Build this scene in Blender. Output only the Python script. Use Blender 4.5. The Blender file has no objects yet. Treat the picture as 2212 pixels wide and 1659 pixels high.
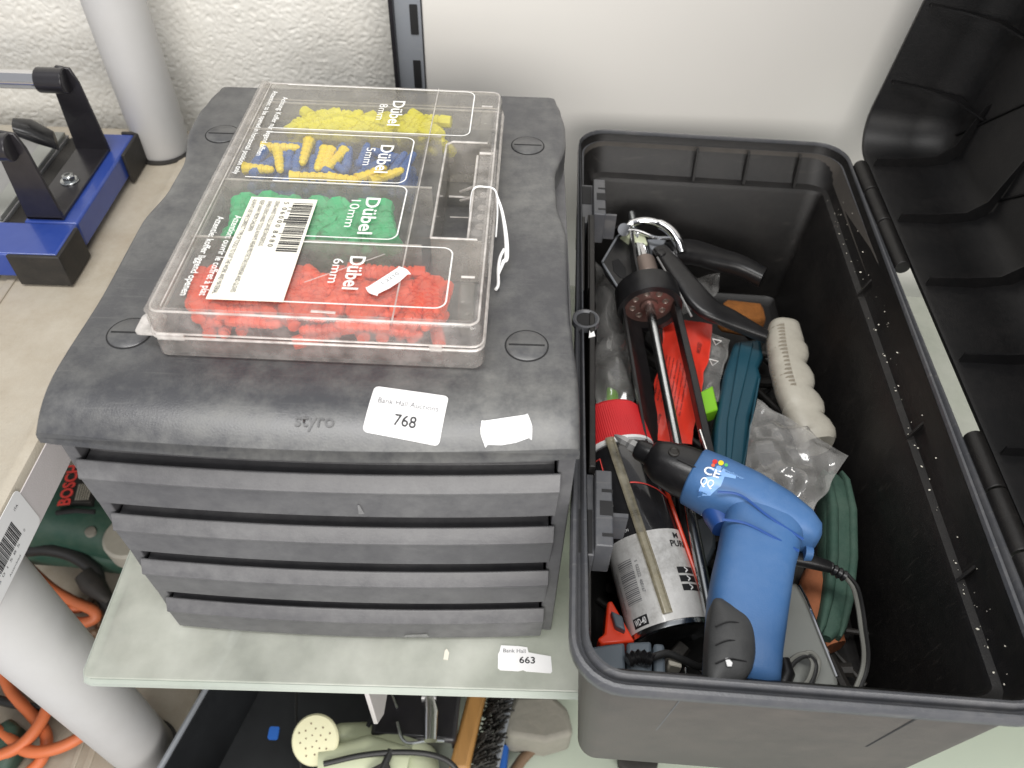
import bpy, bmesh, math, random
from mathutils import Matrix, Vector, noise

# ------------------------------------------------------------------ scene, camera, light
SC = bpy.context.scene
COL = SC.collection
random.seed(7)
PI = math.pi

CAM = Vector((0.10274, -0.24872, 0.56147))
YAW, PITCH, ROLL = 0.01136, 0.83794, 0.03947
FPX, PW, PH = 1685.15, 2212.0, 1659.0
cy_, sy_, cp_, sp_ = math.cos(YAW), math.sin(YAW), math.cos(PITCH), math.sin(PITCH)
FWD = Vector((sy_ * cp_, cy_ * cp_, -sp_))
_r = Vector((cy_, -sy_, 0)); _u = _r.cross(FWD)
RGT = math.cos(ROLL) * _r + math.sin(ROLL) * _u
UPV = -math.sin(ROLL) * _r + math.cos(ROLL) * _u
cd = bpy.data.cameras.new('camera'); cam = bpy.data.objects.new('camera', cd); COL.objects.link(cam)
m = Matrix((RGT, UPV, -FWD)).transposed().to_4x4(); m.translation = CAM
cam.matrix_world = m
cd.sensor_width = 36.0; cd.lens = FPX / PW * 36.0
cd.clip_start = 0.01; cd.clip_end = 50
cd.dof.use_dof = True; cd.dof.focus_distance = 0.52; cd.dof.aperture_fstop = 9.0
SC.camera = cam

W = bpy.data.worlds.new('World'); SC.world = W; W.use_nodes = True
bg = W.node_tree.nodes['Background']; bg.inputs[0].default_value = (0.93, 0.95, 1.0, 1); bg.inputs[1].default_value = 0.45

def area(name, loc, target, sx, sy, power, col):
    l = bpy.data.lights.new(name, 'AREA'); l.shape = 'RECTANGLE'; l.size = sx; l.size_y = sy
    l.energy = power; l.color = col
    o = bpy.data.objects.new(name, l); COL.objects.link(o); o.location = loc
    d = Vector(target) - Vector(loc); o.rotation_euler = d.to_track_quat('-Z', 'Y').to_euler()
    return o
area('ceiling_tube_light', (-0.10, -0.32, 2.05), (0.05, 0.15, 0), 1.6, 0.40, 34, (1.0, 0.985, 0.96))
area('front_fill_light', (0.40, -1.75, 0.85), (0.05, 0.0, 0.0), 2.6, 0.9, 56, (1.0, 0.965, 0.92))  # added fill out of view, brightens the front faces; no window known there

SC.view_settings.view_transform = 'Standard'; SC.view_settings.look = 'None'
SC.view_settings.exposure = 0.0; SC.view_settings.gamma = 1.0
SC.render.engine = 'CYCLES'
SC.cycles.use_denoising = True
SC.cycles.max_bounces = 10; SC.cycles.transparent_max_bounces = 24
SC.cycles.caustics_reflective = False; SC.cycles.caustics_refractive = False

# ------------------------------------------------------------------ helpers
def at(px, py, z):
    """point of the horizontal plane z seen at photo position (px, py) (2212 wide)"""
    d = FWD + RGT * ((px - PW / 2) / FPX) - UPV * ((py - PH / 2) / FPX)
    t = (z - CAM.z) / d.z
    return CAM + d * t

TB = math.radians(-2.8); BO = Vector((0.1388, -0.092, 0))
BU = Vector((math.cos(TB), math.sin(TB), 0)); BV = Vector((-math.sin(TB), math.cos(TB), 0))
def B(u, v, z):
    return BO + BU * u + BV * v + Vector((0, 0, z))
MBOX = Matrix(((BU.x, BV.x, 0, BO.x), (BU.y, BV.y, 0, BO.y), (0, 0, 1, 0), (0, 0, 0, 1)))
def frame(o, x, y=None, z=None):
    x = Vector(x).normalized()
    if z is not None:
        z = Vector(z); y = z.cross(x).normalized(); z = x.cross(y)
    else:
        y = Vector(y); z = x.cross(y).normalized(); y = z.cross(x)
    M = Matrix((x, y, z)).transposed().to_4x4(); M.translation = Vector(o); return M

def tag(o, label=None, cat=None, group=None, kind=None):
    if label: o['label'] = label
    if cat: o['category'] = cat
    if group: o['group'] = group
    if kind: o['kind'] = kind
    return o
def thing(name, loc, label, cat, group=None):
    o = bpy.data.objects.new(name, None); COL.objects.link(o); o.location = loc
    o.empty_display_size = 0.02
    return tag(o, label, cat, group)

def rr(x0, y0, x1, y1, r, n=5):
    P = []
    for cx, cy, a0 in ((x1 - r, y1 - r, 0), (x0 + r, y1 - r, 90), (x0 + r, y0 + r, 180), (x1 - r, y0 + r, 270)):
        for i in range(n + 1):
            a = math.radians(a0 + 90 * i / n); P.append((cx + r * math.cos(a), cy + r * math.sin(a)))
    return P
def smooth_path(pts, n=6, closed=False):
    P = [Vector(p) for p in pts]; out = []; N = len(P)
    rng = range(N if closed else N - 1)
    for i in rng:
        p0 = P[(i - 1) % N] if closed or i > 0 else P[0] * 2 - P[1]
        p1 = P[i]; p2 = P[(i + 1) % N]
        p3 = P[(i + 2) % N] if closed or i + 2 < N else p2 * 2 - p1
        for k in range(n):
            t = k / n
            out.append(0.5 * ((2 * p1) + (p2 - p0) * t + (2 * p0 - 5 * p1 + 4 * p2 - p3) * t * t + (3 * p1 - p0 - 3 * p2 + p3) * t ** 3))
    if not closed: out.append(P[-1])
    return out

class MB:
    def __init__(s, M=None):
        s.v = []; s.f = []; s.M = M or Matrix.Identity(4)
    def add(s, vs, fs):
        k = len(s.v); s.v += [s.M @ Vector(p) for p in vs]; s.f += [tuple(i + k for i in f) for f in fs]; return s
    def box(s, x0, x1, y0, y1, z0, z1):
        vs = [(x, y, z) for z in (z0, z1) for y in (y0, y1) for x in (x0, x1)]
        return s.add(vs, [(0, 2, 3, 1), (4, 5, 7, 6), (0, 1, 5, 4), (2, 6, 7, 3), (0, 4, 6, 2), (1, 3, 7, 5)])
    def loft(s, rings, cap0=True, cap1=True, closed=True):
        n = len(rings[0]); vs = [p for r in rings for p in r]; fs = []
        for i in range(len(rings) - 1):
            for j in range(n if closed else n - 1):
                a = i * n + j; b = i * n + (j + 1) % n; fs.append((a, b, b + n, a + n))
        if cap0: fs.append(tuple(reversed(range(n))))
        if cap1: fs.append(tuple((len(rings) - 1) * n + j for j in range(n)))
        return s.add(vs, fs)
    def prism(s, poly, z0, z1):
        return s.loft([[(x, y, z0) for x, y in poly], [(x, y, z1) for x, y in poly]])
    def tube(s, path, r, n=10, closed=False, flat=1.0):
        P = [Vector(p) for p in path]; N = len(P); rings = []; up = None
        for i in range(N):
            if closed: t = P[(i + 1) % N] - P[i - 1]
            else: t = P[min(i + 1, N - 1)] - P[max(i - 1, 0)]
            t.normalize()
            if up is None:
                up = Vector((0, 0, 1)) if abs(t.z) < 0.9 else Vector((1, 0, 0))
            b = t.cross(up)
            if b.length < 1e-5: b = t.orthogonal()
            b.normalize(); up = b.cross(t)
            rad = r[i] if isinstance(r, (list, tuple)) else r
            rings.append([P[i] + (b * math.cos(2 * PI * k / n) + up * (flat * math.sin(2 * PI * k / n))) * rad for k in range(n)])
        if closed:
            rings.append(rings[0]); return s.loft(rings, False, False)
        return s.loft(rings)
    def cyl(s, p, q, r, n=20, r2=None):
        return s.tube([p, q], [r, r if r2 is None else r2], n)
    def lathe(s, prof, n=28, cap=True):
        return s.loft([[(r * math.cos(2 * PI * k / n), r * math.sin(2 * PI * k / n), z) for k in range(n)] for r, z in prof], cap, cap)
    def super(s, secs, n=24, ex=2.6, zdir=(0, 0, 1)):
        """secs: (centre, side half-width, half-depth); side direction is perpendicular to the path in the plane normal to zdir"""
        C = [Vector(c) for c, a, b in secs]; Z = Vector(zdir); rings = []
        for i, (c, a, b) in enumerate(secs):
            t = C[min(i + 1, len(C) - 1)] - C[max(i - 1, 0)]
            sd = t.cross(Z).normalized(); ring = []
            for k in range(n):
                th = 2 * PI * k / n; ct, st = math.cos(th), math.sin(th)
                x = math.copysign(abs(ct) ** (2 / ex), ct) * a; y = math.copysign(abs(st) ** (2 / ex), st) * b
                ring.append(C[i] + sd * x + Z * y)
            rings.append(ring)
        return s.loft(rings)
    def grid(s, fn, nu, nv):
        vs = [fn(i / nu, j / nv) for j in range(nv + 1) for i in range(nu + 1)]
        fs = [(j * (nu + 1) + i, j * (nu + 1) + i + 1, (j + 1) * (nu + 1) + i + 1, (j + 1) * (nu + 1) + i) for j in range(nv) for i in range(nu)]
        return s.add(vs, fs)
    def mesh(s, name, mat, smooth=True, angle=40):
        me = bpy.data.meshes.new(name); me.from_pydata([tuple(v) for v in s.v], [], s.f); me.validate(); 
        bm = bmesh.new(); bm.from_mesh(me); bmesh.ops.recalc_face_normals(bm, faces=bm.faces); bm.to_mesh(me); bm.free()
        if smooth:
            me.shade_smooth(); me.set_sharp_from_angle(angle=math.radians(angle))
        me.materials.append(mat); return me
    def build(s, name, mat, parent=None, bevel=0, seg=2, smooth=True, angle=40, subd=0):
        me = s.mesh(name, mat, smooth, angle)
        return place(name, me, parent, bevel, seg, subd)
def place(name, me, parent=None, bevel=0, seg=2, subd=0):
    o = bpy.data.objects.new(name, me); COL.objects.link(o)
    if parent:
        o.parent = parent
        if parent.parent is None: o.matrix_parent_inverse = parent.matrix_basis.inverted()
    if bevel:
        b = o.modifiers.new('bevel', 'BEVEL'); b.width = bevel; b.segments = seg; b.limit_method = 'ANGLE'; b.angle_limit = math.radians(35)
        b.harden_normals = False
    if subd:
        b = o.modifiers.new('sub', 'SUBSURF'); b.levels = subd; b.render_levels = subd
    return o

def text(body, M, mat, parent, w=None, h=None, name='lettering', bold=0.0, conform=None, align='CENTER', shear=0):
    """flat print: text in the x-y plane of M, centred, scaled to width w and/or letter height h"""
    c = bpy.data.curves.new('text', 'FONT'); c.body = body; c.size = 1; c.align_x = align; c.align_y = 'CENTER'
    c.offset = bold; c.space_line = 0.95; c.shear = shear; c.resolution_u = 3
    o = bpy.data.objects.new('text', c); COL.objects.link(o)
    me = bpy.data.meshes.new_from_object(o)
    bpy.data.objects.remove(o); bpy.data.curves.remove(c)
    if not me.vertices: return None
    xs = [v.co.x for v in me.vertices]; ys = [v.co.y for v in me.vertices]
    cx = (min(xs) + max(xs)) / 2 if align == 'CENTER' else min(xs); cyy = (min(ys) + max(ys)) / 2
    wx = max(xs) - min(xs); hy = max(ys) - min(ys)
    sx = (w / wx) if w else h / hy; sy = (h / hy) if h else sx
    for v in me.vertices:
        p = M @ Vector(((v.co.x - cx) * sx, (v.co.y - cyy) * sy, 0))
        if conform: p = conform(p)
        v.co = p
    me.name = name; me.materials.clear(); me.materials.append(mat)
    return place(name, me, parent)

# ------------------------------------------------------------------ materials
def lin(*c):
    return tuple(((x / 255 / 12.92) if x / 255 <= 0.04045 else ((x / 255 + 0.055) / 1.055) ** 2.4) for x in c)
def pbr(name, col, rough=0.5, metal=0.0, var=0.12, vscale=60, bump=0.0, bscale=500, dust=0.0, dcol=(0.25, 0.24, 0.22), dscale=90, spec=0.5, coat=0.0, streak=None, trans=0.0, alpha=1.0, scratch=0.0):
    m = bpy.data.materials.new(name); m.use_nodes = True; nt = m.node_tree; N = nt.nodes; L = nt.links
    p = N['Principled BSDF']; p.inputs['Roughness'].default_value = rough; p.inputs['Metallic'].default_value = metal
    p.inputs['Specular IOR Level'].default_value = spec; p.inputs['Coat Weight'].default_value = coat
    p.inputs['Alpha'].default_value = alpha
    if trans: p.inputs['Transmission Weight'].default_value = trans
    tc = N.new('ShaderNodeTexCoord'); mp = N.new('ShaderNodeMapping'); L.new(tc.outputs['Object'], mp.inputs['Vector'])
    if streak: mp.inputs['Scale'].default_value = streak
    nz = N.new('ShaderNodeTexNoise'); nz.inputs['Scale'].default_value = vscale; nz.inputs['Detail'].default_value = 5; nz.inputs['Roughness'].default_value = 0.62
    L.new(mp.outputs['Vector'], nz.inputs['Vector'])
    mx = N.new('ShaderNodeMix'); mx.data_type = 'RGBA'
    mx.inputs['A'].default_value = tuple(c * (1 - var) for c in col) + (1,); mx.inputs['B'].default_value = tuple(min(1, c * (1 + var)) for c in col) + (1,)
    L.new(nz.outputs['Fac'], mx.inputs['Factor']); out = mx.outputs['Result']
    if dust:
        n2 = N.new('ShaderNodeTexNoise'); n2.inputs['Scale'].default_value = dscale; n2.inputs['Detail'].default_value = 8; n2.inputs['Roughness'].default_value = 0.72
        L.new(tc.outputs['Object'], n2.inputs['Vector'])
        n3 = N.new('ShaderNodeTexNoise'); n3.inputs['Scale'].default_value = dscale * 0.13; n3.inputs['Detail'].default_value = 3
        L.new(tc.outputs['Object'], n3.inputs['Vector'])
        mu = N.new('ShaderNodeMath'); mu.operation = 'MULTIPLY'; L.new(n2.outputs['Fac'], mu.inputs[0]); L.new(n3.outputs['Fac'], mu.inputs[1])
        mr = N.new('ShaderNodeMapRange'); mr.inputs['From Min'].default_value = 0.16; mr.inputs['From Max'].default_value = 0.48; mr.inputs['To Max'].default_value = dust
        L.new(mu.outputs[0], mr.inputs['Value'])
        m2 = N.new('ShaderNodeMix'); m2.data_type = 'RGBA'; L.new(mr.outputs['Result'], m2.inputs['Factor']); L.new(out, m2.inputs['A']); m2.inputs['B'].default_value = dcol + (1,)
        out = m2.outputs['Result']
        ra = N.new('ShaderNodeMath'); ra.operation = 'MULTIPLY_ADD'; L.new(mr.outputs['Result'], ra.inputs[0]); ra.inputs[1].default_value = 0.18; ra.inputs[2].default_value = rough
        L.new(ra.outputs[0], p.inputs['Roughness'])
    if scratch:
        for k, ang in enumerate((0.5, -0.9, 1.9)):
            ms = N.new('ShaderNodeMapping'); ms.inputs['Rotation'].default_value = (0.2 * k, 0.1, ang); ms.inputs['Scale'].default_value = (22, 420, 60); L.new(tc.outputs['Object'], ms.inputs['Vector'])
            ns = N.new('ShaderNodeTexNoise'); ns.inputs['Scale'].default_value = 1.0; ns.inputs['Detail'].default_value = 1; L.new(ms.outputs['Vector'], ns.inputs['Vector'])
            mr = N.new('ShaderNodeMapRange'); mr.inputs['From Min'].default_value = 0.70; mr.inputs['From Max'].default_value = 0.80; mr.inputs['To Max'].default_value = scratch
            L.new(ns.outputs['Fac'], mr.inputs['Value'])
            m2 = N.new('ShaderNodeMix'); m2.data_type = 'RGBA'; L.new(mr.outputs['Result'], m2.inputs['Factor']); L.new(out, m2.inputs['A']); m2.inputs['B'].default_value = dcol + (1,)
            out = m2.outputs['Result']
    L.new(out, p.inputs['Base Color'])
    if bump:
        nb = N.new('ShaderNodeTexNoise'); nb.inputs['Scale'].default_value = bscale; nb.inputs['Detail'].default_value = 4; L.new(tc.outputs['Object'], nb.inputs['Vector'])
        bp = N.new('ShaderNodeBump'); bp.inputs['Strength'].default_value = bump; bp.inputs['Distance'].default_value = 0.001
        L.new(nb.outputs['Fac'], bp.inputs['Height']); L.new(bp.outputs['Normal'], p.inputs['Normal'])
    return m
def clear(name, tint, haze=0.08, hcol=(0.75, 0.74, 0.70), rough=0.12, gl=1.0, bump=0.0, bscale=120):
    """thin clear plastic: transparent with Fresnel gloss and a little scattering"""
    m = bpy.data.materials.new(name); m.use_nodes = True; nt = m.node_tree; N = nt.nodes; L = nt.links
    N.remove(N['Principled BSDF']); out = N['Material Output']
    tr = N.new('ShaderNodeBsdfTransparent'); tr.inputs[0].default_value = tint + (1,)
    df = N.new('ShaderNodeBsdfDiffuse'); df.inputs[0].default_value = hcol + (1,)
    tl = N.new('ShaderNodeBsdfTranslucent'); tl.inputs[0].default_value = hcol + (1,)
    ad = N.new('ShaderNodeMixShader'); ad.inputs[0].default_value = 0.4; L.new(df.outputs[0], ad.inputs[1]); L.new(tl.outputs[0], ad.inputs[2])
    gs = N.new('ShaderNodeBsdfGlossy'); gs.inputs['Roughness'].default_value = rough
    fr = N.new('ShaderNodeLayerWeight'); fr.inputs['Blend'].default_value = 0.5
    m1 = N.new('ShaderNodeMixShader'); L.new(tr.outputs[0], m1.inputs[1]); L.new(ad.outputs[0], m1.inputs[2])
    tc = N.new('ShaderNodeTexCoord'); nz = N.new('ShaderNodeTexNoise'); nz.inputs['Scale'].default_value = bscale; nz.inputs['Detail'].default_value = 6
    L.new(tc.outputs['Object'], nz.inputs['Vector'])
    mr = N.new('ShaderNodeMapRange'); mr.inputs['From Min'].default_value = 0.3; mr.inputs['From Max'].default_value = 0.75; mr.inputs['To Min'].default_value = haze * 0.6; mr.inputs['To Max'].default_value = min(1, haze * 1.7)
    L.new(nz.outputs['Fac'], mr.inputs['Value']); L.new(mr.outputs['Result'], m1.inputs[0])
    pw = N.new('ShaderNodeMath'); pw.operation = 'POWER'; pw.inputs[1].default_value = 5; L.new(fr.outputs['Facing'], pw.inputs[0])
    mg = N.new('ShaderNodeMath'); mg.operation = 'MULTIPLY_ADD'; mg.inputs[1].default_value = 0.9 * min(1, gl); mg.inputs[2].default_value = 0.045 * gl; L.new(pw.outputs[0], mg.inputs[0])
    m2 = N.new('ShaderNodeMixShader'); L.new(mg.outputs[0], m2.inputs[0]); L.new(m1.outputs[0], m2.inputs[1]); L.new(gs.outputs[0], m2.inputs[2])
    if bump:
        bp = N.new('ShaderNodeBump'); bp.inputs['Strength'].default_value = bump; bp.inputs['Distance'].default_value = 0.002; L.new(nz.outputs['Fac'], bp.inputs['Height'])
        for s in (df, gs, fr): L.new(bp.outputs['Normal'], s.inputs['Normal'])
    L.new(m2.outputs[0], out.inputs['Surface']); return m

M = {}
M['wall'] = pbr('blown_plaster', (0.70, 0.685, 0.64), 0.38, var=0.05, vscale=30, bump=0.15, bscale=600, dust=0.22, dcol=(0.40, 0.36, 0.30), dscale=90)
M['panel'] = pbr('white_panel', (0.665, 0.645, 0.61), 0.35, var=0.02, vscale=8, bump=0.03, bscale=300, dust=0.05, dcol=(0.5, 0.5, 0.46), dscale=14)
M['steel_grey'] = pbr('grey_painted_steel', (0.22, 0.235, 0.26), 0.42, var=0.08, vscale=40, dust=0.2, dcol=(0.35, 0.34, 0.32), scratch=0.3)
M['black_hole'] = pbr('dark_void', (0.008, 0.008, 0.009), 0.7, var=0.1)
M['cab'] = pbr('anthracite_plastic', (0.050, 0.051, 0.056), 0.31, var=0.16, vscale=25, bump=0.08, bscale=900, dust=0.9, dcol=(0.185, 0.185, 0.175), dscale=80, scratch=0.16, spec=0.6)
M['cab_front'] = pbr('anthracite_drawer_plastic', (0.082, 0.081, 0.086), 0.36, var=0.10, vscale=30, bump=0.08, bscale=900, dust=0.6, dcol=(0.20, 0.20, 0.20), dscale=100, scratch=0.1)
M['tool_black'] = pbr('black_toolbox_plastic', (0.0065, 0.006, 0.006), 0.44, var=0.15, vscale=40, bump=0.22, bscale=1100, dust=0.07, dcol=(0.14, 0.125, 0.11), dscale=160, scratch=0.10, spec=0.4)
M['tool_out'] = pbr('dusty_toolbox_outside_painted_lit', (0.068, 0.062, 0.056), 0.55, var=0.12, vscale=40, bump=0.2, bscale=1000, dust=0.4, dcol=(0.17, 0.15, 0.13), dscale=60, scratch=0.15)  # same black plastic as the tub, dusty, lightened to paint in low front light
M['tool_rim'] = pbr('grey_black_rim_plastic', (0.062, 0.065, 0.073), 0.38, var=0.12, vscale=60, bump=0.12, bscale=900, dust=0.25, dcol=(0.22, 0.21, 0.2), dscale=150, scratch=0.3)
M['tool_lid'] = pbr('black_lid_plastic', (0.0045, 0.0045, 0.005), 0.45, var=0.12, vscale=40, spec=0.3, bump=0.15, bscale=900, dust=0.05, dcol=(0.16, 0.14, 0.13), dscale=200)
M['glass'] = clear('frosted_green_glass', (0.88, 0.90, 0.87), haze=0.60, hcol=(0.70, 0.715, 0.655), rough=0.25, gl=0.7, bscale=18)
M['glass_edge'] = clear('green_glass_edge', (0.8, 0.88, 0.84), haze=0.75, hcol=(0.74, 0.78, 0.72), rough=0.15, gl=1.0, bscale=6)
M['beige'] = pbr('beige_shelf_plastic', (0.43, 0.39, 0.32), 0.55, var=0.10, vscale=25, bump=0.25, bscale=700, dust=0.75, dcol=(0.27, 0.21, 0.14), dscale=34)
M['mauve'] = pbr('shelf_edge_plastic', (0.62, 0.58, 0.58), 0.5, var=0.05, vscale=25, bump=0.2, bscale=800, dust=0.15, dcol=(0.3, 0.27, 0.24), dscale=60)
M['post'] = pbr('grey_post_plastic', (0.58, 0.575, 0.57), 0.42, var=0.05, vscale=20, bump=0.06, bscale=900, dust=0.15, dcol=(0.36, 0.33, 0.28), dscale=30)
M['clear'] = clear('clear_case_plastic', (0.975, 0.97, 0.955), haze=0.075, rough=0.10, hcol=(0.75, 0.73, 0.70))
M['clear_side'] = clear('clear_case_wall', (0.94, 0.93, 0.915), haze=0.27, rough=0.12, hcol=(0.72, 0.69, 0.66))
M['clear_milky_highlight'] = clear('clear_case_milky_highlight', (0.92, 0.9, 0.88), haze=0.55, rough=0.12, hcol=(0.90, 0.87, 0.84))  # milky mix paints bright highlights along case edges; also on tabs and catches
M['case_floor'] = clear('grey_case_floor', (0.80, 0.80, 0.80), haze=0.22, rough=0.3, hcol=(0.36, 0.37, 0.38))
M['print'] = pbr('white_print', (0.80, 0.80, 0.78), 0.5, var=0.06, vscale=300)
M['white'] = pbr('white_paper', (0.86, 0.86, 0.86), 0.55, var=0.02)
M['cream'] = pbr('cream_sticker', (0.86, 0.83, 0.72), 0.5, var=0.03)
M['ink'] = pbr('black_ink', (0.015, 0.015, 0.017), 0.6, var=0.1)
M['inkgrey'] = pbr('grey_ink', (0.16, 0.16, 0.17), 0.6, var=0.3, vscale=800)
M['inkred'] = pbr('red_print', (0.72, 0.06, 0.05), 0.5)
M['p_yellow'] = pbr('yellow_plug_plastic', (0.76, 0.70, 0.03), 0.5, var=0.12, vscale=120, spec=0.4)
M['p_gold'] = pbr('golden_yellow_plug_plastic', (0.92, 0.70, 0.03), 0.45, var=0.08, vscale=120)
M['p_blue'] = pbr('blue_plug_plastic', (0.045, 0.13, 0.40), 0.5, var=0.2, vscale=150)
M['p_green'] = pbr('green_plug_plastic', (0.02, 0.45, 0.17), 0.45, var=0.15, vscale=120)
M['p_red'] = pbr('red_plug_plastic', (0.76, 0.085, 0.03), 0.45, var=0.15, vscale=120)
M['blue_paint'] = pbr('blue_painted_steel', (0.018, 0.05, 0.27), 0.32, var=0.15, vscale=30, dust=0.12, dcol=(0.2, 0.25, 0.35), dscale=60, coat=0.3)
M['black_paint'] = pbr('black_painted_steel', (0.014, 0.013, 0.016), 0.30, var=0.2, vscale=60, dust=0.10, dcol=(0.15, 0.13, 0.13), coat=0.2)
M['rubber'] = pbr('black_rubber', (0.013, 0.012, 0.011), 0.6, var=0.2, bump=0.3, bscale=600, dust=0.25, dcol=(0.12, 0.10, 0.08))
M['chrome'] = pbr('chrome', (0.75, 0.75, 0.76), 0.10, 1.0, var=0.04)
M['zinc'] = pbr('zinc_plated_steel', (0.55, 0.57, 0.58), 0.22, 1.0, var=0.12, vscale=200)
M['satin'] = pbr('satin_grey_metal', (0.34, 0.34, 0.34), 0.40, 0.6, var=0.1)
M['rust'] = pbr('brown_passivated_steel', (0.20, 0.115, 0.10), 0.42, 0.6, var=0.35, vscale=160)
M['bronze'] = pbr('dull_bronze_block', (0.24, 0.19, 0.165), 0.38, 0.5, var=0.15)
M['blk'] = pbr('black_plastic', (0.007, 0.007, 0.008), 0.34, var=0.15, vscale=90, dust=0.08, dcol=(0.15, 0.14, 0.13), bump=0.08, bscale=800)
M['drill_blue'] = pbr('blue_drill_plastic', (0.048, 0.135, 0.315), 0.52, var=0.07, vscale=35, bump=0.15, bscale=1300, dust=0.10, dcol=(0.32, 0.42, 0.6), dscale=120)
M['drill_dark'] = pbr('dark_blue_trigger_plastic', (0.022, 0.075, 0.27), 0.4, var=0.08)
M['grip'] = pbr('grey_black_grip_rubber', (0.040, 0.041, 0.042), 0.55, var=0.2, vscale=40, bump=0.15, bscale=900, dust=0.35, dcol=(0.13, 0.13, 0.125), dscale=60)
M['cap_red'] = pbr('red_cap_plastic', (0.66, 0.025, 0.03), 0.45, var=0.06)
M['can_black'] = pbr('black_can_paint', (0.012, 0.012, 0.014), 0.16, var=0.2, coat=0.6, dust=0.06)
M['can_white'] = pbr('white_can_paint', (0.72, 0.715, 0.70), 0.25, var=0.05, coat=0.4, dust=0.75, dcol=(0.22, 0.21, 0.19), dscale=170)
M['tan'] = clear('tan_straw_plastic', (0.82, 0.78, 0.66), haze=0.45, hcol=(0.60, 0.56, 0.44), rough=0.2)
M['red_pouch'] = pbr('red_pouch_film', (0.72, 0.045, 0.025), 0.30, var=0.12, vscale=50, bump=0.5, bscale=70, coat=0.3)
M['film'] = clear('crumpled_clear_film', (0.94, 0.94, 0.94), haze=0.21, hcol=(0.70, 0.69, 0.67), rough=0.13, gl=1.8, bump=0.25, bscale=70)
M['teal'] = pbr('teal_knife_plastic', (0.007, 0.055, 0.085), 0.40, var=0.12, vscale=50, bump=0.15, bscale=800, dust=0.12, dcol=(0.07, 0.14, 0.17))
M['bone'] = pbr('dirty_cream_plastic', (0.40, 0.38, 0.325), 0.5, var=0.12, vscale=70, bump=0.15, bscale=400, dust=0.45, dcol=(0.20, 0.17, 0.13), dscale=90)
M['lime'] = pbr('lime_green_plastic', (0.22, 0.55, 0.02), 0.4, var=0.1)
M['sponge'] = pbr('orange_brown_sponge', (0.24, 0.085, 0.015), 0.9, var=0.4, vscale=180, bump=1.0, bscale=350)
M['moss'] = pbr('worn_green_sanding_pad', (0.020, 0.062, 0.044), 0.75, var=0.3, vscale=50, bump=0.5, bscale=500, dust=0.35, dcol=(0.13, 0.18, 0.14), dscale=70)
M['brick'] = pbr('worn_orange_brown_foam', (0.30, 0.10, 0.04), 0.85, var=0.35, vscale=120, bump=0.6, bscale=350)
M['silver'] = pbr('silver_grey_case', (0.30, 0.31, 0.29), 0.30, 0.35, var=0.06, vscale=40, dust=0.12, dcol=(0.3, 0.28, 0.24))
M['slate'] = pbr('slate_blue_adapter_plastic', (0.085, 0.105, 0.125), 0.42, var=0.08, vscale=50, dust=0.15, dcol=(0.25, 0.26, 0.27), dscale=110)
M['red_gloss'] = pbr('red_plastic', (0.72, 0.05, 0.015), 0.35, var=0.08)
M['cable_grey'] = pbr('black_white_flex', (0.20, 0.20, 0.18), 0.35, var=0.35, vscale=30)
M['cable_black'] = pbr('black_flex', (0.018, 0.018, 0.018), 0.45, var=0.2)
M['orange'] = pbr('orange_flex', (0.60, 0.15, 0.05), 0.5, var=0.12, dust=0.2, dcol=(0.3, 0.2, 0.14))
M['bosch'] = pbr('dark_green_tool_plastic', (0.015, 0.058, 0.040), 0.5, var=0.15, vscale=40, bump=0.2, bscale=800, dust=0.35, dcol=(0.16, 0.18, 0.14), dscale=70)
M['pale'] = pbr('pale_green_plastic', (0.56, 0.60, 0.42), 0.42, var=0.06, dust=0.12, dcol=(0.45, 0.38, 0.2), dscale=60)
M['rose'] = pbr('cream_yellow_plastic', (0.74, 0.73, 0.50), 0.45, var=0.06, dust=0.2, dcol=(0.5, 0.36, 0.14), dscale=60)
M['wood'] = pbr('stained_wood', (0.36, 0.185, 0.055), 0.5, var=0.3, vscale=30, streak=(6, 1, 1))
M['bristle'] = pbr('dark_bristle', (0.035, 0.033, 0.03), 0.7, var=0.3)
M['stone'] = pbr('grey_brown_stone', (0.22, 0.21, 0.18), 0.75, var=0.18, vscale=30, bump=0.5, bscale=150, dust=0.3, dcol=(0.4, 0.36, 0.3))
M['crate'] = pbr('black_crate_plastic', (0.012, 0.013, 0.015), 0.5, var=0.2, dust=0.15, dcol=(0.08, 0.09, 0.1), dscale=40)
M['brown'] = pbr('brown_handle', (0.16, 0.10, 0.06), 0.5)
M['blue_tip'] = pbr('bright_blue_plastic', (0.02, 0.11, 0.42), 0.4)
M['white_steel'] = pbr('white_painted_steel', (0.62, 0.58, 0.58), 0.35, var=0.05)
M['tape'] = clear('clear_tape', (0.9, 0.9, 0.9), haze=0.35, hcol=(0.5, 0.5, 0.5), rough=0.2)
M['chip'] = pbr('paint_chip', (0.75, 0.72, 0.62), 0.6)
for k, c in (('dot_red', (0.6, 0.02, 0.02)), ('dot_yellow', (0.8, 0.62, 0.02)), ('dot_green', (0.1, 0.45, 0.12)), ('dot_blue', (0.22, 0.42, 0.75)), ('dot_orange', (0.7, 0.12, 0.05))):
    M[k] = pbr(k, c, 0.4, var=0.03)
M['sticker_blue'] = pbr('pale_blue_rating_patch', (0.22, 0.40, 0.72), 0.4, var=0.1)

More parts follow.
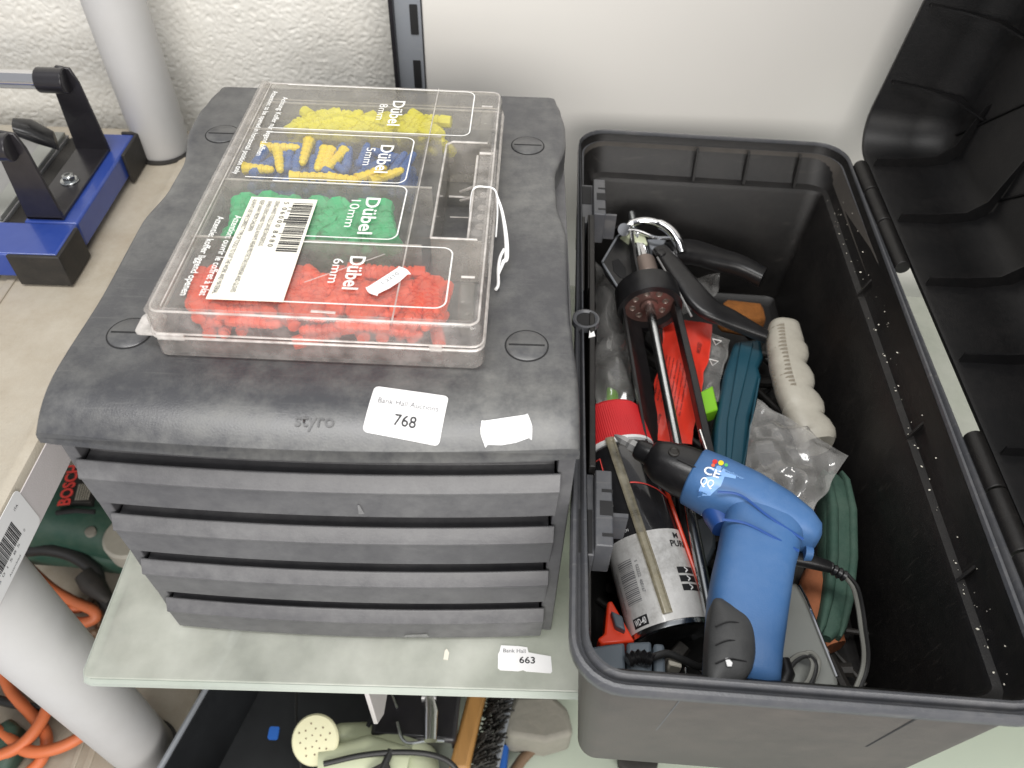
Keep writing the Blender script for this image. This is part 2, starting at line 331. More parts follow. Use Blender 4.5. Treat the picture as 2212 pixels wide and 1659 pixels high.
# ------------------------------------------------------------------ the setting: walls
def plaster(s, t):
    x = -0.66 + s * 0.664; z = 0.06 + t * 0.46
    p = Vector((x, z, 0.0)); q = p * 220 + noise.noise_vector(p * 90) * 0.9
    h = (0.5 - abs(noise.noise(q))) * 0.0016 + noise.noise(p * 420) * 0.00035 + noise.noise(p * 30) * 0.0009
    return (x, 0.515 - h, z)
mb = MB(); mb.grid(plaster, 520, 360)
mb.box(-1.2, 0.02, 0.519, 0.56, -0.45, 0.80)
tag(mb.build('wall', M['wall'], angle=180), kind='structure')
tag(MB().box(0.0165, 1.3, 0.470, 0.500, -0.45, 0.8).build('back_panel', M['panel'], bevel=0.0015), 'smooth white back panel behind the black toolbox', 'panel')
t = thing('slotted_upright', (0.002, 0.468, -0.45), 'grey steel shelving upright with black slots beside the white panel', 'upright')
MB().box(-0.0085, 0.0155, 0.468, 0.4795, -0.45, 0.8).build('web', M['steel_grey'], t, bevel=0.0008)
MB().box(-0.0125, -0.0085, 0.462, 0.5, -0.45, 0.8).build('flange', M['black_paint'], t, bevel=0.0008)
for i in range(-9, 10):
    z = 0.2545 + i * 0.0512
    b = MB(frame((0, 0.4679, 0), (1, 0, 0), y=(0, 0, 1)))
    b.prism(rr(0.0056, z - 0.0135, 0.0128, z + 0.0135, 0.0008, 2), 0, 0.0006); b.build('slot', M['black_hole'], t)

# glass shelf the boxes stand on
g = thing('glass_shelf', (0.2, 0.15, -0.008), 'frosted green glass shelf under the drawer cabinet and toolbox', 'shelf')
MB().prism(rr(-0.194, -0.038, 1.2, 0.405, 0.006, 4), -0.008, -0.0002).build('glass_sheet', M['glass'], g, bevel=0.0012)
MB().tube([(-0.1925, 0.40, -0.004), (-0.1925, -0.032, -0.004), (-0.190, -0.0372, -0.004), (-0.186, -0.0385, -0.004), (1.19, -0.0385, -0.004)], 0.0036, 8).build('polished_edge', M['glass_edge'], g)
t = thing('shelf_bracket', (0.014, 0.3, -0.05), 'white steel bracket under the front of the glass shelf', 'bracket')
b = MB(frame((0.0050, 0, 0), (0, 1, 0), y=(0, 0, 1)))
b.prism([(-0.0355, -0.0095), (0.465, -0.0095), (0.465, -0.160), (0.02, -0.128), (-0.018, -0.116), (-0.0350, -0.088)], 0, 0.0035)
b.build('arm', M['white_steel'], t, bevel=0.0006)
MB().box(0.0085, 0.0225, -0.028, 0.46, -0.0118, -0.0092).build('top_flange', M['white_steel'], t, bevel=0.0006)

# lower glass shelf with the goods below
tag(MB().prism(rr(-0.205, -0.2, 1.2, 0.42, 0.006, 3), -0.368, -0.36).build('lower_glass_shelf', pbr('pale_green_lower_glass', (0.50, 0.56, 0.47), 0.25, var=0.06, vscale=10, dust=0.15, dcol=(0.4, 0.38, 0.32), dscale=20), bevel=0.001), 'pale green lower glass shelf beneath the toolbox', 'shelf')

# ------------------------------------------------------------------ left plastic shelving unit
su = thing('plastic_shelving_unit', (-0.40, 0.2, -0.36), 'beige plastic shelving unit with grey round posts at the left', 'shelving unit')
def shelf_tray(z, nm):
    mb = MB()
    x1, y0, y1 = -0.223, -0.060, 0.497
    rings = []
    for ins, dz in ((0.004, -0.044), (0.001, -0.030), (0.0, -0.006), (0.002, -0.0015), (0.006, 0.0), (0.010, -0.0004), (0.0125, -0.0018)):
        rings.append([(x, y, z + dz) for x, y in rr(-0.75 + ins, y0 + ins, x1 - ins, y1 - ins, 0.020, 5)])
    mb.loft(rings); p = mb.build(nm, M['beige'], su)
    # long moulded ridges
    for xx, w in ((-0.318, 0.0035), (-0.332, 0.0025)):
        MB().box(xx - w, xx + w, y0 + 0.03, y1 - 0.03, z - 0.0022, z - 0.0002).build('ridge', M['beige'], p, bevel=0.0008)
    f = MB().box(x1 - 0.0005, x1 + 0.0006, y0 + 0.022, y1 - 0.022, z - 0.042, z - 0.0075).build('edge_fascia', M['mauve'], p, bevel=0.0004)
    return p
up = shelf_tray(0.12, 'shelf_tray'); lo_ = shelf_tray(-0.312, 'shelf_tray')
def post(x, y, z0, z1, r0, r1):
    mb = MB(Matrix.Translation((x, y, 0)))
    mb.lathe([(r0 * 0.94, z0), (r0, z0 + 0.004), (r1, z1)], 40); return mb.build('post', M['post'], su)
post(-0.2545, 0.4585, 0.1195, 0.75, 0.0262, 0.0285)
post(-0.2620, 0.0060, -0.313, 0.078, 0.0285, 0.0325)
MB(Matrix.Translation((-0.2545, 0.4585, 0))).lathe([(0.0300, 0.1185), (0.0300, 0.1202), (0.0275, 0.1206)], 40).build('socket_ring', M['rubber'], su)
MB(Matrix.Translation((-0.2620, 0.0060, 0))).lathe([(0.0318, -0.314), (0.0318, -0.3108), (0.0290, -0.3104)], 40).build('socket_ring', M['rubber'], su)

# price sticker on the fascia of the upper plastic shelf
FX = frame((-0.2222, 0, 0), (0, 1, 0), y=(0, 0, 1))
st = thing('barcode_sticker', (-0.2222, 0.0, 0.10), 'white barcode sticker on the edge of the beige shelf', 'sticker')
b = MB(FX); b.prism(rr(-0.034, 0.0795, 0.0420, 0.1190, 0.0045, 5), 0, 0.0003); b.build('paper', M['white'], st)
rnd = random.Random(5); y = -0.020; bars = MB(FX)
while y < 0.0225:
    w = rnd.choice((0.0004, 0.0004, 0.0008, 0.0011)); bars.box(y, y + w, 0.0925, 0.1080, 0.0003, 0.00045); y += w + rnd.choice((0.0004, 0.0006, 0.0010))
bars.build('barcode', M['ink'], st)
def ftext(s, y, z, h, w=None, mat='inkgrey', rot=False):
    fr = FX @ Matrix.Translation((y, z, 0.00045))
    if rot: fr = fr @ Matrix.Rotation(-PI / 2, 4, 'Z')
    text(s, fr, M[mat], st, h=h, w=w)
ftext('ITA', 0.0325, 0.1105, 0.0022, mat='ink'); ftext('0', 0.0265, 0.0918, 0.0024)
ftext('5 0 1 5 8 5', 0.002, 0.0900, 0.0022, 0.030); ftext('Assembled', 0.004, 0.0835, 0.0018, 0.016); ftext('Shelf', -0.004, 0.1130, 0.0020)

# ------------------------------------------------------------------ tile cutter on the plastic shelf
tc = thing('tile_cutter', (-0.36, 0.33, 0.12), 'blue tile cutter with black bracket and chrome rails on the beige shelf', 'tile cutter')
mb = MB(); mb.box(-0.70, -0.2665, 0.247, 0.2895, 0.1255, 0.1500); mb.build('base_end', M['blue_paint'], tc, bevel=0.002)
MB().box(-0.3120, -0.2665, 0.2897, 0.4335, 0.1255, 0.1497).build('base_side', M['blue_paint'], tc, bevel=0.002)
MB().box(-0.70, -0.3315, 0.292, 0.4335, 0.1255, 0.1470).build('tile_bed', M['satin'], tc, bevel=0.001)
MB().box(-0.3310, -0.3125, 0.292, 0.4335, 0.1255, 0.1440).build('groove_strip', M['rubber'], tc, bevel=0.001)
MB().box(-0.3470, -0.3318, 0.2925, 0.430, 0.1471, 0.1520).build('ruler_strip', M['silver'], tc, bevel=0.0008)
def foot(x0, x1, y0, y1, s):
    ye = y0 if s < 0 else y1
    b = MB(); b.prism(([(x0, ye), (x1, ye), (x1, y1), (x1 - 0.0035, y1), (x1 - 0.0035, ye + 0.0035), (x0, ye + 0.0035)] if s < 0 else [(x0, ye), (x0, ye - 0.0035), (x1 - 0.0035, ye - 0.0035), (x1 - 0.0035, y0), (x1, y0), (x1, ye)]), 0.1202, 0.1505)
    b.build('rubber_corner', M['rubber'], tc, bevel=0.0010)
foot(-0.2800, -0.2628, 0.395, 0.4375, 1); foot(-0.3060, -0.2628, 0.2432, 0.2840, -1)
MB().box(-0.3090, -0.2785, 0.2930, 0.4035, 0.1502, 0.1530).build('bracket_plate', M['black_paint'], tc, bevel=0.0006)
for yy in (0.2930, 0.4005):
    b = MB(frame((0, yy + 0.003, 0), (1, 0, 0), y=(0, 0, 1)))
    b.prism([(-0.3095, 0.1505), (-0.2780, 0.1505), (-0.2785, 0.163), (-0.2815, 0.2180), (-0.2850, 0.2310), (-0.2965, 0.2330), (-0.3045, 0.2250), (-0.3060, 0.2130)], 0, 0.003)
    u = b.build('bracket_upright', M['black_paint'], tc, bevel=0.0006)
    MB().cyl((-0.313, yy - 0.004, 0.222), (-0.2885, yy - 0.004, 0.222), 0.0108, 28).build('rail_boss', M['black_paint'], tc, bevel=0.001)
    MB().cyl((-0.80, yy - 0.004, 0.222), (-0.3125, yy - 0.004, 0.222), 0.0080, 28).build('chrome_rail', M['chrome'], tc)
mb = MB(); mb.super([((-0.306, 0.372, 0.178), 0.012, 0.006), ((-0.318, 0.366, 0.190), 0.014, 0.008), ((-0.330, 0.362, 0.196), 0.010, 0.006)]); mb.build('carriage', M['blk'], tc)
b = MB(Matrix.Translation((-0.2935, 0.3470, 0.1530)))
b.lathe([(0.0080, 0), (0.0080, 0.0012), (0.0070, 0.0016)], 24); b.loft([[(0.0056 * math.cos(PI * k / 3), 0.0056 * math.sin(PI * k / 3), z) for k in range(6)] for z in (0.0014, 0.0056)]); b.lathe([(0.0046, 0.0054), (0.0036, 0.0064), (0.002, 0.0060)], 20)
b.build('hex_bolt', M['zinc'], tc, bevel=0.0003)

# ------------------------------------------------------------------ drawer cabinet
def lerp(x, T):
    for (a, va), (b_, vb) in zip(T, T[1:]):
        if x <= b_:
            k = max(0, (x - a) / (b_ - a)); k = k * k * (3 - 2 * k); return va + (vb - va) * k
    return T[-1][1]
LHW = [(-0.01, 0.1430), (0.034, 0.1425), (0.10, 0.1395), (0.165, 0.1400), (0.205, 0.1340), (0.235, 0.1335), (0.283, 0.1425), (0.306, 0.1428), (0.328, 0.1400), (0.348, 0.1360)]
def bow(x, d=0.0065):
    return -d * (1 - (x / 0.14) ** 2)
def lidz(y):
    if y > 0.034: return 0.2470
    k = (0.034 - y) / 0.034
    return 0.2470 - 0.0108 * k ** 2.2
cab = thing('drawer_cabinet', (0, 0.17, 0), 'dark grey plastic desktop cabinet with four drawers on the glass shelf', 'drawer cabinet')
mb = MB()
mb.box(-0.1400, -0.1330, 0.0075, 0.335, 0.0005, 0.2262); mb.box(0.1330, 0.1425, 0.0075, 0.335, 0.0005, 0.2262)
mb.box(-0.1330, 0.1330, 0.325, 0.335, 0.0005, 0.2262); mb.box(-0.1330, 0.1330, 0.016, 0.325, 0.0005, 0.003)
mb.build('carcass', M['cab_front'], cab, bevel=0.0008)
# top with waisted sides and a front that rolls down
ys = [0.002 * i for i in range(20)] + [0.042 + 0.006 * i for i in range(52)]
ys = [y for y in ys if y < 0.346] + [0.348]
nx = 24; mb = MB()
def xprof(y):
    w = lerp(y, LHW); xs = [-w, -w + 0.0004, -w + 0.0015, -w + 0.0035]; inner = [(-1 + 2 * i / nx) * (w - 0.006) for i in range(nx + 1)]
    dz = [-0.0050, -0.0026, -0.0010, -0.0003] + [0] * (nx + 1) + [-0.0003, -0.0010, -0.0026, -0.0050]
    return list(zip(xs + inner + [-x for x in reversed(xs)], dz))
rings = []
for i, y in enumerate(ys):
    w = lerp(y, LHW); pr = xprof(y); z = lidz(y); fade = max(0, 1 - y / 0.05)
    yb = lambda x: y + bow(x) * fade
    ring = [(x, yb(x), z + d) for x, d in pr]
    ring += [(w, yb(w), 0.2266), (w - 0.003, yb(w), 0.2264)] + [(x, yb(x), 0.2264) for x in [w * (1 - 2 * k / 12) * 0.97 for k in range(13)]] + [(-w + 0.003, yb(w), 0.2264), (-w, yb(w), 0.2266)]
    rings.append(ring)
mb.loft(rings); top = mb.build('top', M['cab'], cab, angle=50)
# slotted plugs in the top
for (x, y) in ((0.1134, 0.2745), (0.1138, 0.0638), (-0.1110, 0.0638), (-0.1150, 0.2764)):
    b = MB(Matrix.Translation((x, y, 0.2471)))
    b.lathe([(0.0126, -0.001), (0.0126, 0.0001), (0.0110, 0.0002)], 36); b.build('plug_shadow_ring', M['black_hole'], top)  # black ring paints the shadow round the plug, the top is not cut
    b = MB(Matrix.Translation((x, y, 0.2471))); b.lathe([(0.0117, -0.002), (0.0117, 0.0003), (0.0112, 0.0007)], 36)
    pl = b.build('screw_plug', M['cab'], top)
    MB(Matrix.Translation((x, y, 0.2471))).box(-0.0102, 0.0102, -0.0006, 0.0006, 0.0003, 0.00085).build('screw_slot', M['black_hole'], top)
# drawers
prof = [(0.0165, 0.0262), (0.0160, 0.0060), (0.0076, 0.0062), (0.0070, 0.0094), (0.0060, 0.0096), (0.0050, 0.0086), (0.0008, 0.0012), (0.0, 0.0), (0.0003, -0.0014), (0.0014, -0.0030), (0.0018, -0.0268)]
PZ = [0.1955 - 0.0549 * i for i in range(4)]
labels = ['top drawer front with pale worn finger lip', None, None, None]
for i, z0 in enumerate(PZ):
    mb = MB(); n = 26; rings = []; bot = -0.0268
    for k in range(n + 1):
        x = (-1 + 2 * k / n); ring = []
        for (py, pz) in prof:
            pz = max(pz, bot); hw = 0.1350 if pz > -0.004 else 0.1342
            if py > 0.0072: hw = 0.1318
            xx = x * hw
            ring.append((xx, py + bow(xx, 0.0052), z0 + pz))
        ring += [(x * 0.1312, 0.024, z0 + bot), (x * 0.1312, 0.024, z0 + 0.0262)]
        rings.append(ring)
    mb.loft(rings); d = mb.build('drawer', M['cab_front'], cab, bevel=0.0004, angle=30)
    mb = MB(); mb.box(-0.124, 0.124, 0.0245, 0.31, z0 - 0.025, z0 + 0.022); mb.build('drawer_tray', M['cab'], d)
# relief lettering
def lidzx(x, yw):
    y = yw
    for _ in range(12): y = yw - bow(x) * min(1.15, max(0, 1 - y / 0.05))
    return lidz(y)
lc = lambda p: Vector((p.x, p.y, lidzx(p.x, p.y) + 0.0006))
text('styro', Matrix.Translation((0.0035, 0.0060, 0)), pbr('relief_letter_plastic', (0.03, 0.031, 0.035), 0.35, dust=0.3), cab, w=0.0205, conform=lc, name='relief_lettering', bold=0.01)
# bits of paper and tape left on the drawer fronts
tp = MB(frame((0.0200, -0.0045, 0.1740), (1, 0, 0), y=(0, 0, 1))); tp.prism([(0, 0), (0.0032, 0.0004), (0.0014, 0.0095), (0.0004, 0.0088)], 0, 0.0003); tp.build('paper_scrap', M['tape'], cab)
tp = MB(frame((0.0330, -0.0043, 0.0085), (1, 0, 0), y=(0, 0, 1))); tp.prism([(0, 0), (0.0190, 0.001), (0.0175, 0.0055), (0.002, 0.003)], 0, 0.0003); tp.build('tape_scrap', M['tape'], cab)

def lid_sheet(name, poly, parent, mat, dz=0.0005):
    """thin sticker that follows the rolled front of the cabinet top"""
    bm = bmesh.new(); vs = [bm.verts.new((x, y, 0)) for x, y in poly]; f = bm.faces.new(vs)
    ymin = min(p[1] for p in poly); ymax = max(p[1] for p in poly); k = ymin + 0.002
    while k < ymax:
        bmesh.ops.bisect_plane(bm, geom=bm.verts[:] + bm.edges[:] + bm.faces[:], plane_co=(0, k, 0), plane_no=(0, 1, 0)); k += 0.002
    k = min(p[0] for p in poly) + 0.004
    while k < max(p[0] for p in poly):
        bmesh.ops.bisect_plane(bm, geom=bm.verts[:] + bm.edges[:] + bm.faces[:], plane_co=(k, 0, 0), plane_no=(1, 0, 0)); k += 0.004
    for v in bm.verts: v.co.z = lidzx(v.co.x, v.co.y) + dz
    r = bmesh.ops.extrude_face_region(bm, geom=bm.faces[:])
    for e in r['geom']:
        if isinstance(e, bmesh.types.BMVert): e.co.z += 0.00025
    bmesh.ops.recalc_face_normals(bm, faces=bm.faces)
    me = bpy.data.meshes.new(name); bm.to_mesh(me); bm.free(); me.materials.append(mat)
    return place(name, me, parent)
def xf(poly, cx, cy, a):
    c, s = math.cos(a), math.sin(a); return [(cx + c * x - s * y, cy + s * x + c * y) for x, y in poly]
ang = -0.135
s7 = thing('lot_label', (0.0507, 0.0132, 0.245), 'white lot label printed 768 on the front of the cabinet top', 'label')
lid_sheet('paper', xf(rr(-0.0202, -0.0134, 0.0202, 0.0134, 0.0025, 4), 0.0507, 0.0132, ang), s7, M['white'])
lc2 = lambda p: Vector((p.x, p.y, lidzx(p.x, p.y) + 0.0011))
RT = lambda x, y, a: Matrix.Translation((x, y, 0)) @ Matrix.Rotation(a, 4, 'Z')
text('Bank Hall Auctions', RT(0.0515, 0.0178, ang), M['inkgrey'], s7, w=0.0325, h=0.0033, conform=lc2)
text('768', RT(0.0507, 0.0085, ang), M['ink'], s7, w=0.0118, h=0.0062, conform=lc2, bold=0.012)
def price_tag_poly(w, h):
    n = 0.0012
    return [(-w, -h), (-w + n, -h + n), (-w * 0.3, -h), (w * 0.3, -h), (w - n, -h + n), (w, -h), (w + 0.0010, -h * 0.3), (w + 0.0012, 0), (w + 0.0010, h * 0.3), (w, h), (w - n, h - n * 0.4), (-w + n, h - n * 0.4), (-w, h), (-w - 0.0012, h * 0.4), (-w - 0.0015, 0), (-w - 0.001, -h * 0.4)]
s8 = thing('price_tag', (0.1038, 0.0062, 0.243), 'small blank white price tag beside the 768 label', 'price tag')
lid_sheet('paper', xf(price_tag_poly(0.0122, 0.0066), 0.1038, 0.0064, 0.19), s8, M['white'])

# torn label and paint chip on the glass
s9 = thing('torn_lot_label', (0.123, -0.014, 0), 'torn white lot label printed 663 on the frosted glass shelf', 'label')
b = MB(); b.prism([(0.1050, -0.0052), (0.1180, -0.0055), (0.1245, -0.0062), (0.1255, -0.0100), (0.1300, -0.0108), (0.1420, -0.0125), (0.1428, -0.0240), (0.1415, -0.0252), (0.1240, -0.0244), (0.1215, -0.0234), (0.1180, -0.0244), (0.1050, -0.0240), (0.1032, -0.0225), (0.1030, -0.0120), (0.1040, -0.0100)], 0.0001, 0.0004); b.build('paper', M['white'], s9)
text('Bank Hall', Matrix.Translation((0.1150, -0.0093, 0.0006)), M['inkgrey'], s9, w=0.0165, h=0.0028)
text('663', Matrix.Translation((0.1245, -0.0160, 0.0006)), M['ink'], s9, w=0.0115, h=0.0050, bold=0.012)
b = MB(); b.prism([(0.0630, -0.0170), (0.0665, -0.0175), (0.0670, -0.0120), (0.0650, -0.0090), (0.0636, -0.0105)], 0.0001, 0.0005)
tag(b.build('paper_scrap', M['chip']), 'small cream paper scrap on the glass shelf in front of the cabinet', 'scrap')

# ------------------------------------------------------------------ clear case of wall plugs
CA = -0.01795; CO = Vector((-0.08892, 0.04591, 0.2478))
MC = Matrix.Translation(CO) @ Matrix.Rotation(CA, 4, 'Z')
CW, CL, CH = 0.1791, 0.2514, 0.0322
case = thing('plug_case', CO + Vector((0.09, 0.125, 0)), 'clear plastic assortment case of wall plugs on the cabinet top', 'plug case')
HX0, HX1, HY0, HY1 = 0.1440, 0.1750, 0.0730, 0.1775      # handle recess in the right side
def ring_on(ins, z, r=0.006):
    return [(x, y, z) for x, y in rr(ins, ins, CW - ins, CL - ins, max(0.0015, r - ins * 0.3), 4)]
# base tray
b = MB(MC); b.loft([ring_on(0.0014, 0.0002), ring_on(0.0004, 0.0012), ring_on(0.0004, 0.0150)], False, False); b.build('base_wall', M['clear_side'], case)
b = MB(MC); b.loft([ring_on(0.0044, 0.0014), ring_on(0.0032, 0.0150)], False, False); b.build('base_inner_wall', M['clear'], case)
b = MB(MC); b.prism([(x, y) for x, y in rr(0.0033, 0.0033, 0.140, CL - 0.0033, 0.004, 4)], 0.0003, 0.0013); b.build('base_floor', M['case_floor'], case)
for y0, y1 in ((0.0033, HY0 - 0.003), (HY1 + 0.003, CL - 0.0033)):
    b = MB(MC); b.prism(rr(0.1405, y0, CW - 0.004, y1, 0.003, 3), 0.0003, 0.0013); b.build('base_floor', M['case_floor'], case)
# flange line between lid and base, edge highlights painted milky white
b = MB(MC); b.tube([p for p in ring_on(0.0002, 0.0150)], 0.0009, 6, True); b.build('rim_bead', M['clear_milky_highlight'], case)
b = MB(MC); b.tube([p for p in ring_on(0.0004, 0.0176)], 0.0006, 6, True); b.build('lid_rim_highlight', M['clear_milky_highlight'], case)
# lid wall rises to a rounded shoulder
def shoulder(o, dz):
    return [ring_on(0.0006 + o, 0.0170 + dz), ring_on(0.0012 + o, 0.0285 + dz), ring_on(0.0026 + o, 0.0312 + dz), ring_on(0.0052 + o, 0.0322 + dz)]
b = MB(MC); b.loft(shoulder(0, 0), False, False); b.build('lid_wall', M['clear_side'], case)
b = MB(MC); b.tube([p for p in ring_on(0.0030, 0.0314)], 0.0007, 6, True); b.build('lid_shoulder', M['clear_milky_highlight'], case)
# lid top: two panes, the right one stepped up, with the handle opening left free
b = MB(MC); b.prism(rr(0.0052, 0.0052, 0.1312, CL - 0.0052, 0.003, 3), 0.0312, 0.0322); b.build('lid_pane', M['clear'], case)
for y0, y1 in ((0.0052, HY0), (HY1, CL - 0.0052)):
    b = MB(MC); b.prism(rr(0.1314, y0, CW - 0.0052, y1, 0.004, 4), 0.0316, 0.0327); b.build('lid_pane', M['clear'], case)
b = MB(MC); b.prism(rr(0.1314, HY0 + 0.0005, HX0 + 0.001, HY1 - 0.0005, 0.002, 3), 0.0316, 0.0327); b.build('lid_pane', M['clear'], case)
b = MB(MC); b.tube([(0.1313, 0.003, 0.0324), (0.1313, CL - 0.003, 0.0324)], 0.0005, 6); b.build('step_highlight', M['clear_milky_highlight'], case)
# left hinge ridge
b = MB(MC); b.tube(smooth_path([(0.0045, 0.004, 0.0302), (0.0045, CL - 0.004, 0.0302)], 2), 0.0040, 12); b.build('hinge_ridge', M['clear_side'], case)
for p0, p1 in (((0.0092, 0.006, 0.0324), (0.0092, CL - 0.006, 0.0324)),):
    b = MB(MC); b.tube([p0, p1], 0.0004, 6); b.build('ridge_highlight', M['clear_milky_highlight'], case)
for y in (0.014, CL - 0.016):
    b = MB(MC); b.prism(rr(-0.012, y - 0.008, 0.002, y + 0.008, 0.003, 3), 0.0100, 0.0112); b.build('hinge_tab', M['clear_milky_highlight'], case)
    b = MB(MC); b.box(-0.004, 0.0015, y - 0.004, y + 0.004, 0.006, 0.020); b.build('hinge_lug', M['clear_side'], case, bevel=0.001)
# handle recess walls and bar
b = MB(MC)
for x in (HX0,): b.box(x, x + 0.0010, HY0, HY1, 0.0015, 0.0320)
b.box(HX0, CW - 0.005, HY0 - 0.0010, HY0, 0.0015, 0.0320); b.box(HX0, CW - 0.005, HY1, HY1 + 0.0010, 0.0015, 0.0320)
b.build('handle_recess_wall', M['clear_side'], case)
b = MB(MC); b.tube([(HX0, HY0, 0.0327), (HX0, HY1 - 0.004, 0.0327), (HX0 + 0.004, HY1, 0.0327), (CW - 0.008, HY1, 0.0327)], 0.0007, 6); b.tube([(HX0, HY0, 0.0327), (CW - 0.008, HY0, 0.0327)], 0.0007, 6); b.build('recess_highlight', M['clear_milky_highlight'], case)
b = MB(MC); b.prism(rr(0.1455, 0.1490, CW - 0.010, HY1 - 0.001, 0.003, 3), 0.008, 0.009); b.build('recess_floor', M['clear'], case)
b = MB(MC); b.tube([(0.1470, 0.1490, 0.0090), (0.1660, 0.1490, 0.0090)], 0.0007, 6); b.tube([(0.1490, 0.1330, 0.004), (0.1660, 0.1335, 0.004)], 0.0004, 6); b.build('recess_edge', M['clear_milky_highlight'], case)
b = MB(MC); b.box(0.1650, 0.1785, HY0, HY1, 0.0035, 0.0300); b.build('handle_bar', M['clear_side'], case, bevel=0.002)
b = MB(MC); b.tube([(0.1652, HY0 + 0.002, 0.0302), (0.1652, HY1 - 0.012, 0.0302)], 0.0008, 6); b.tube([(0.1665, HY1 - 0.010, 0.0310), (0.1760, HY1 - 0.010, 0.0310)], 0.0009, 6); b.build('handle_highlight', M['clear_milky_highlight'], case)
for yy in (0.1215, 0.1080, 0.0985, 0.0890):
    b = MB(MC @ Matrix.Translation((0.1718, yy, 0.0301))); b.lathe([(0.0030, 0), (0.0026, 0.0005), (0.0018, 0.0002)], 16); b.build('handle_dimple', M['clear_side'], case)
b = MB(MC); b.tube([(0.1545, 0.1520, 0.0110), (0.1655, 0.1400, 0.0240)], 0.0011, 6); b.tube([(0.1550, 0.1450, 0.0090), (0.1655, 0.1355, 0.0190)], 0.0009, 6); b.build('broken_catch', M['clear_milky_highlight'], case)
for yy in (0.030, 0.216):
    b = MB(MC); b.box(0.1640, 0.1720, yy - 0.009, yy + 0.009, 0.006, 0.0305); b.build('latch_pocket', M['clear'], case, bevel=0.001)
    b = MB(MC); b.tube([(0.1645, yy + 0.009, 0.0331), (0.1720, yy + 0.009, 0.0331)], 0.0007, 6); b.build('latch_highlight', M['clear_milky_highlight'], case)
b = MB(MC); b.box(0.1500, 0.1570, -0.0006, 0.0012, 0.0135, 0.0180); b.box(0.004, 0.019, -0.0006, 0.0012, 0.0135, 0.0180); b.build('front_catch', M['clear_milky_highlight'], case, bevel=0.0005)
# compartment dividers
COMP = {'yellow': (0.010, 0.160, 0.1900, 0.2440), 'blue': (0.010, 0.1250, 0.1290, 0.1860), 'green': (0.010, 0.1270, 0.0710, 0.1250), 'red': (0.010, 0.1620, 0.0060, 0.0660)}
for yy in (0.0685, 0.1270, 0.1880):
    b = MB(MC); b.box(0.0045, 0.1390, yy - 0.0006, yy + 0.0006, 0.0014, 0.0300); b.build('divider', M['clear_side'], case)
    b = MB(MC); b.tube([(0.006, yy, 0.0300), (0.139, yy, 0.0300)], 0.0007, 6); b.build('divider_highlight', M['clear_milky_highlight'], case)
b = MB(MC); b.box(0.1290, 0.1300, 0.0700, 0.1870, 0.0014, 0.0290); b.build('divider', M['clear_side'], case)
# printed compartment frames
ZT = 0.0330
def hook(x0, y0, x1, y1, r):
    P = [(x0, y1)] + [(x1 - r + r * math.sin(a), y1 - r + r * math.cos(a)) for a in [i * PI / 12 for i in range(7)]] + [(x1 - r + r * math.cos(a), y0 + r - r * math.sin(a)) for a in [i * PI / 12 for i in range(7)]] + [(x0, y0)]
    return [(x, y, ZT) for x, y in P]
for nm, (x0, y0, x1, y1) in {'yellow': (0.022, 0.1850, 0.1582, 0.2450), 'blue': (0.022, 0.1262, 0.1222, 0.1795), 'green': (0.040, 0.0694, 0.1245, 0.1232), 'red': (0.040, 0.0130, 0.1580, 0.0640)}.items():
    b = MB(MC); b.tube(hook(x0, y0, x1, y1, 0.006), 0.00042, 4, flat=0.3); b.build('printed_frame', M['print'], case)
def ctext(s, a, bm_, w, h, **k):
    fr = MC @ Matrix.Translation((a, bm_, ZT + 0.0003)) @ Matrix.Rotation(-PI / 2, 4, 'Z')
    return text(s, fr, M[k.pop('mat', 'print')], k.pop('parent', case), w=w, h=h, **k)
for s, yc, w in (('8mm', 0.2115, 0.0215), ('5mm', 0.1545, 0.0205), ('10mm', 0.0925, 0.0270), ('6mm', 0.0395, 0.0205)):
    ctext(s, 0.0953, yc, w, 0.0058)
for yc, w in ((0.2105, 0.0335), (0.1525, 0.0325), (0.0910, 0.0360), (0.0385, 0.0280)):
    ctext('D\u00fcbel', 0.1055, yc, w, 0.0088, bold=0.016)
ctext('Achtung: Koffer nur liegend \u00f6ffnen', 0.0240, 0.1880, 0.076, 0.0052, bold=0.01)
ctext('Attention: to be opened in horizontal position only', 0.0150, 0.1810, 0.106, 0.0050, bold=0.01)
ctext('Attention: ouvrir le coffret \u00e0 plat', 0.0285, 0.0500, 0.071, 0.0056, bold=0.012)
ctext('Attentie: koffer liggend openen', 0.0185, 0.0490, 0.070, 0.0056, bold=0.012)
# scuffs on the lid
b = MB(MC); b.tube([(0.0800, 0.0290, ZT), (0.1200, 0.0560, ZT)], 0.0003, 4, flat=0.3); b.tube([(0.088, 0.0075, ZT - 0.001), (0.101, 0.0070, ZT - 0.001)], 0.0010, 6, flat=0.4); b.build('scratch', M['clear_milky_highlight'], case)

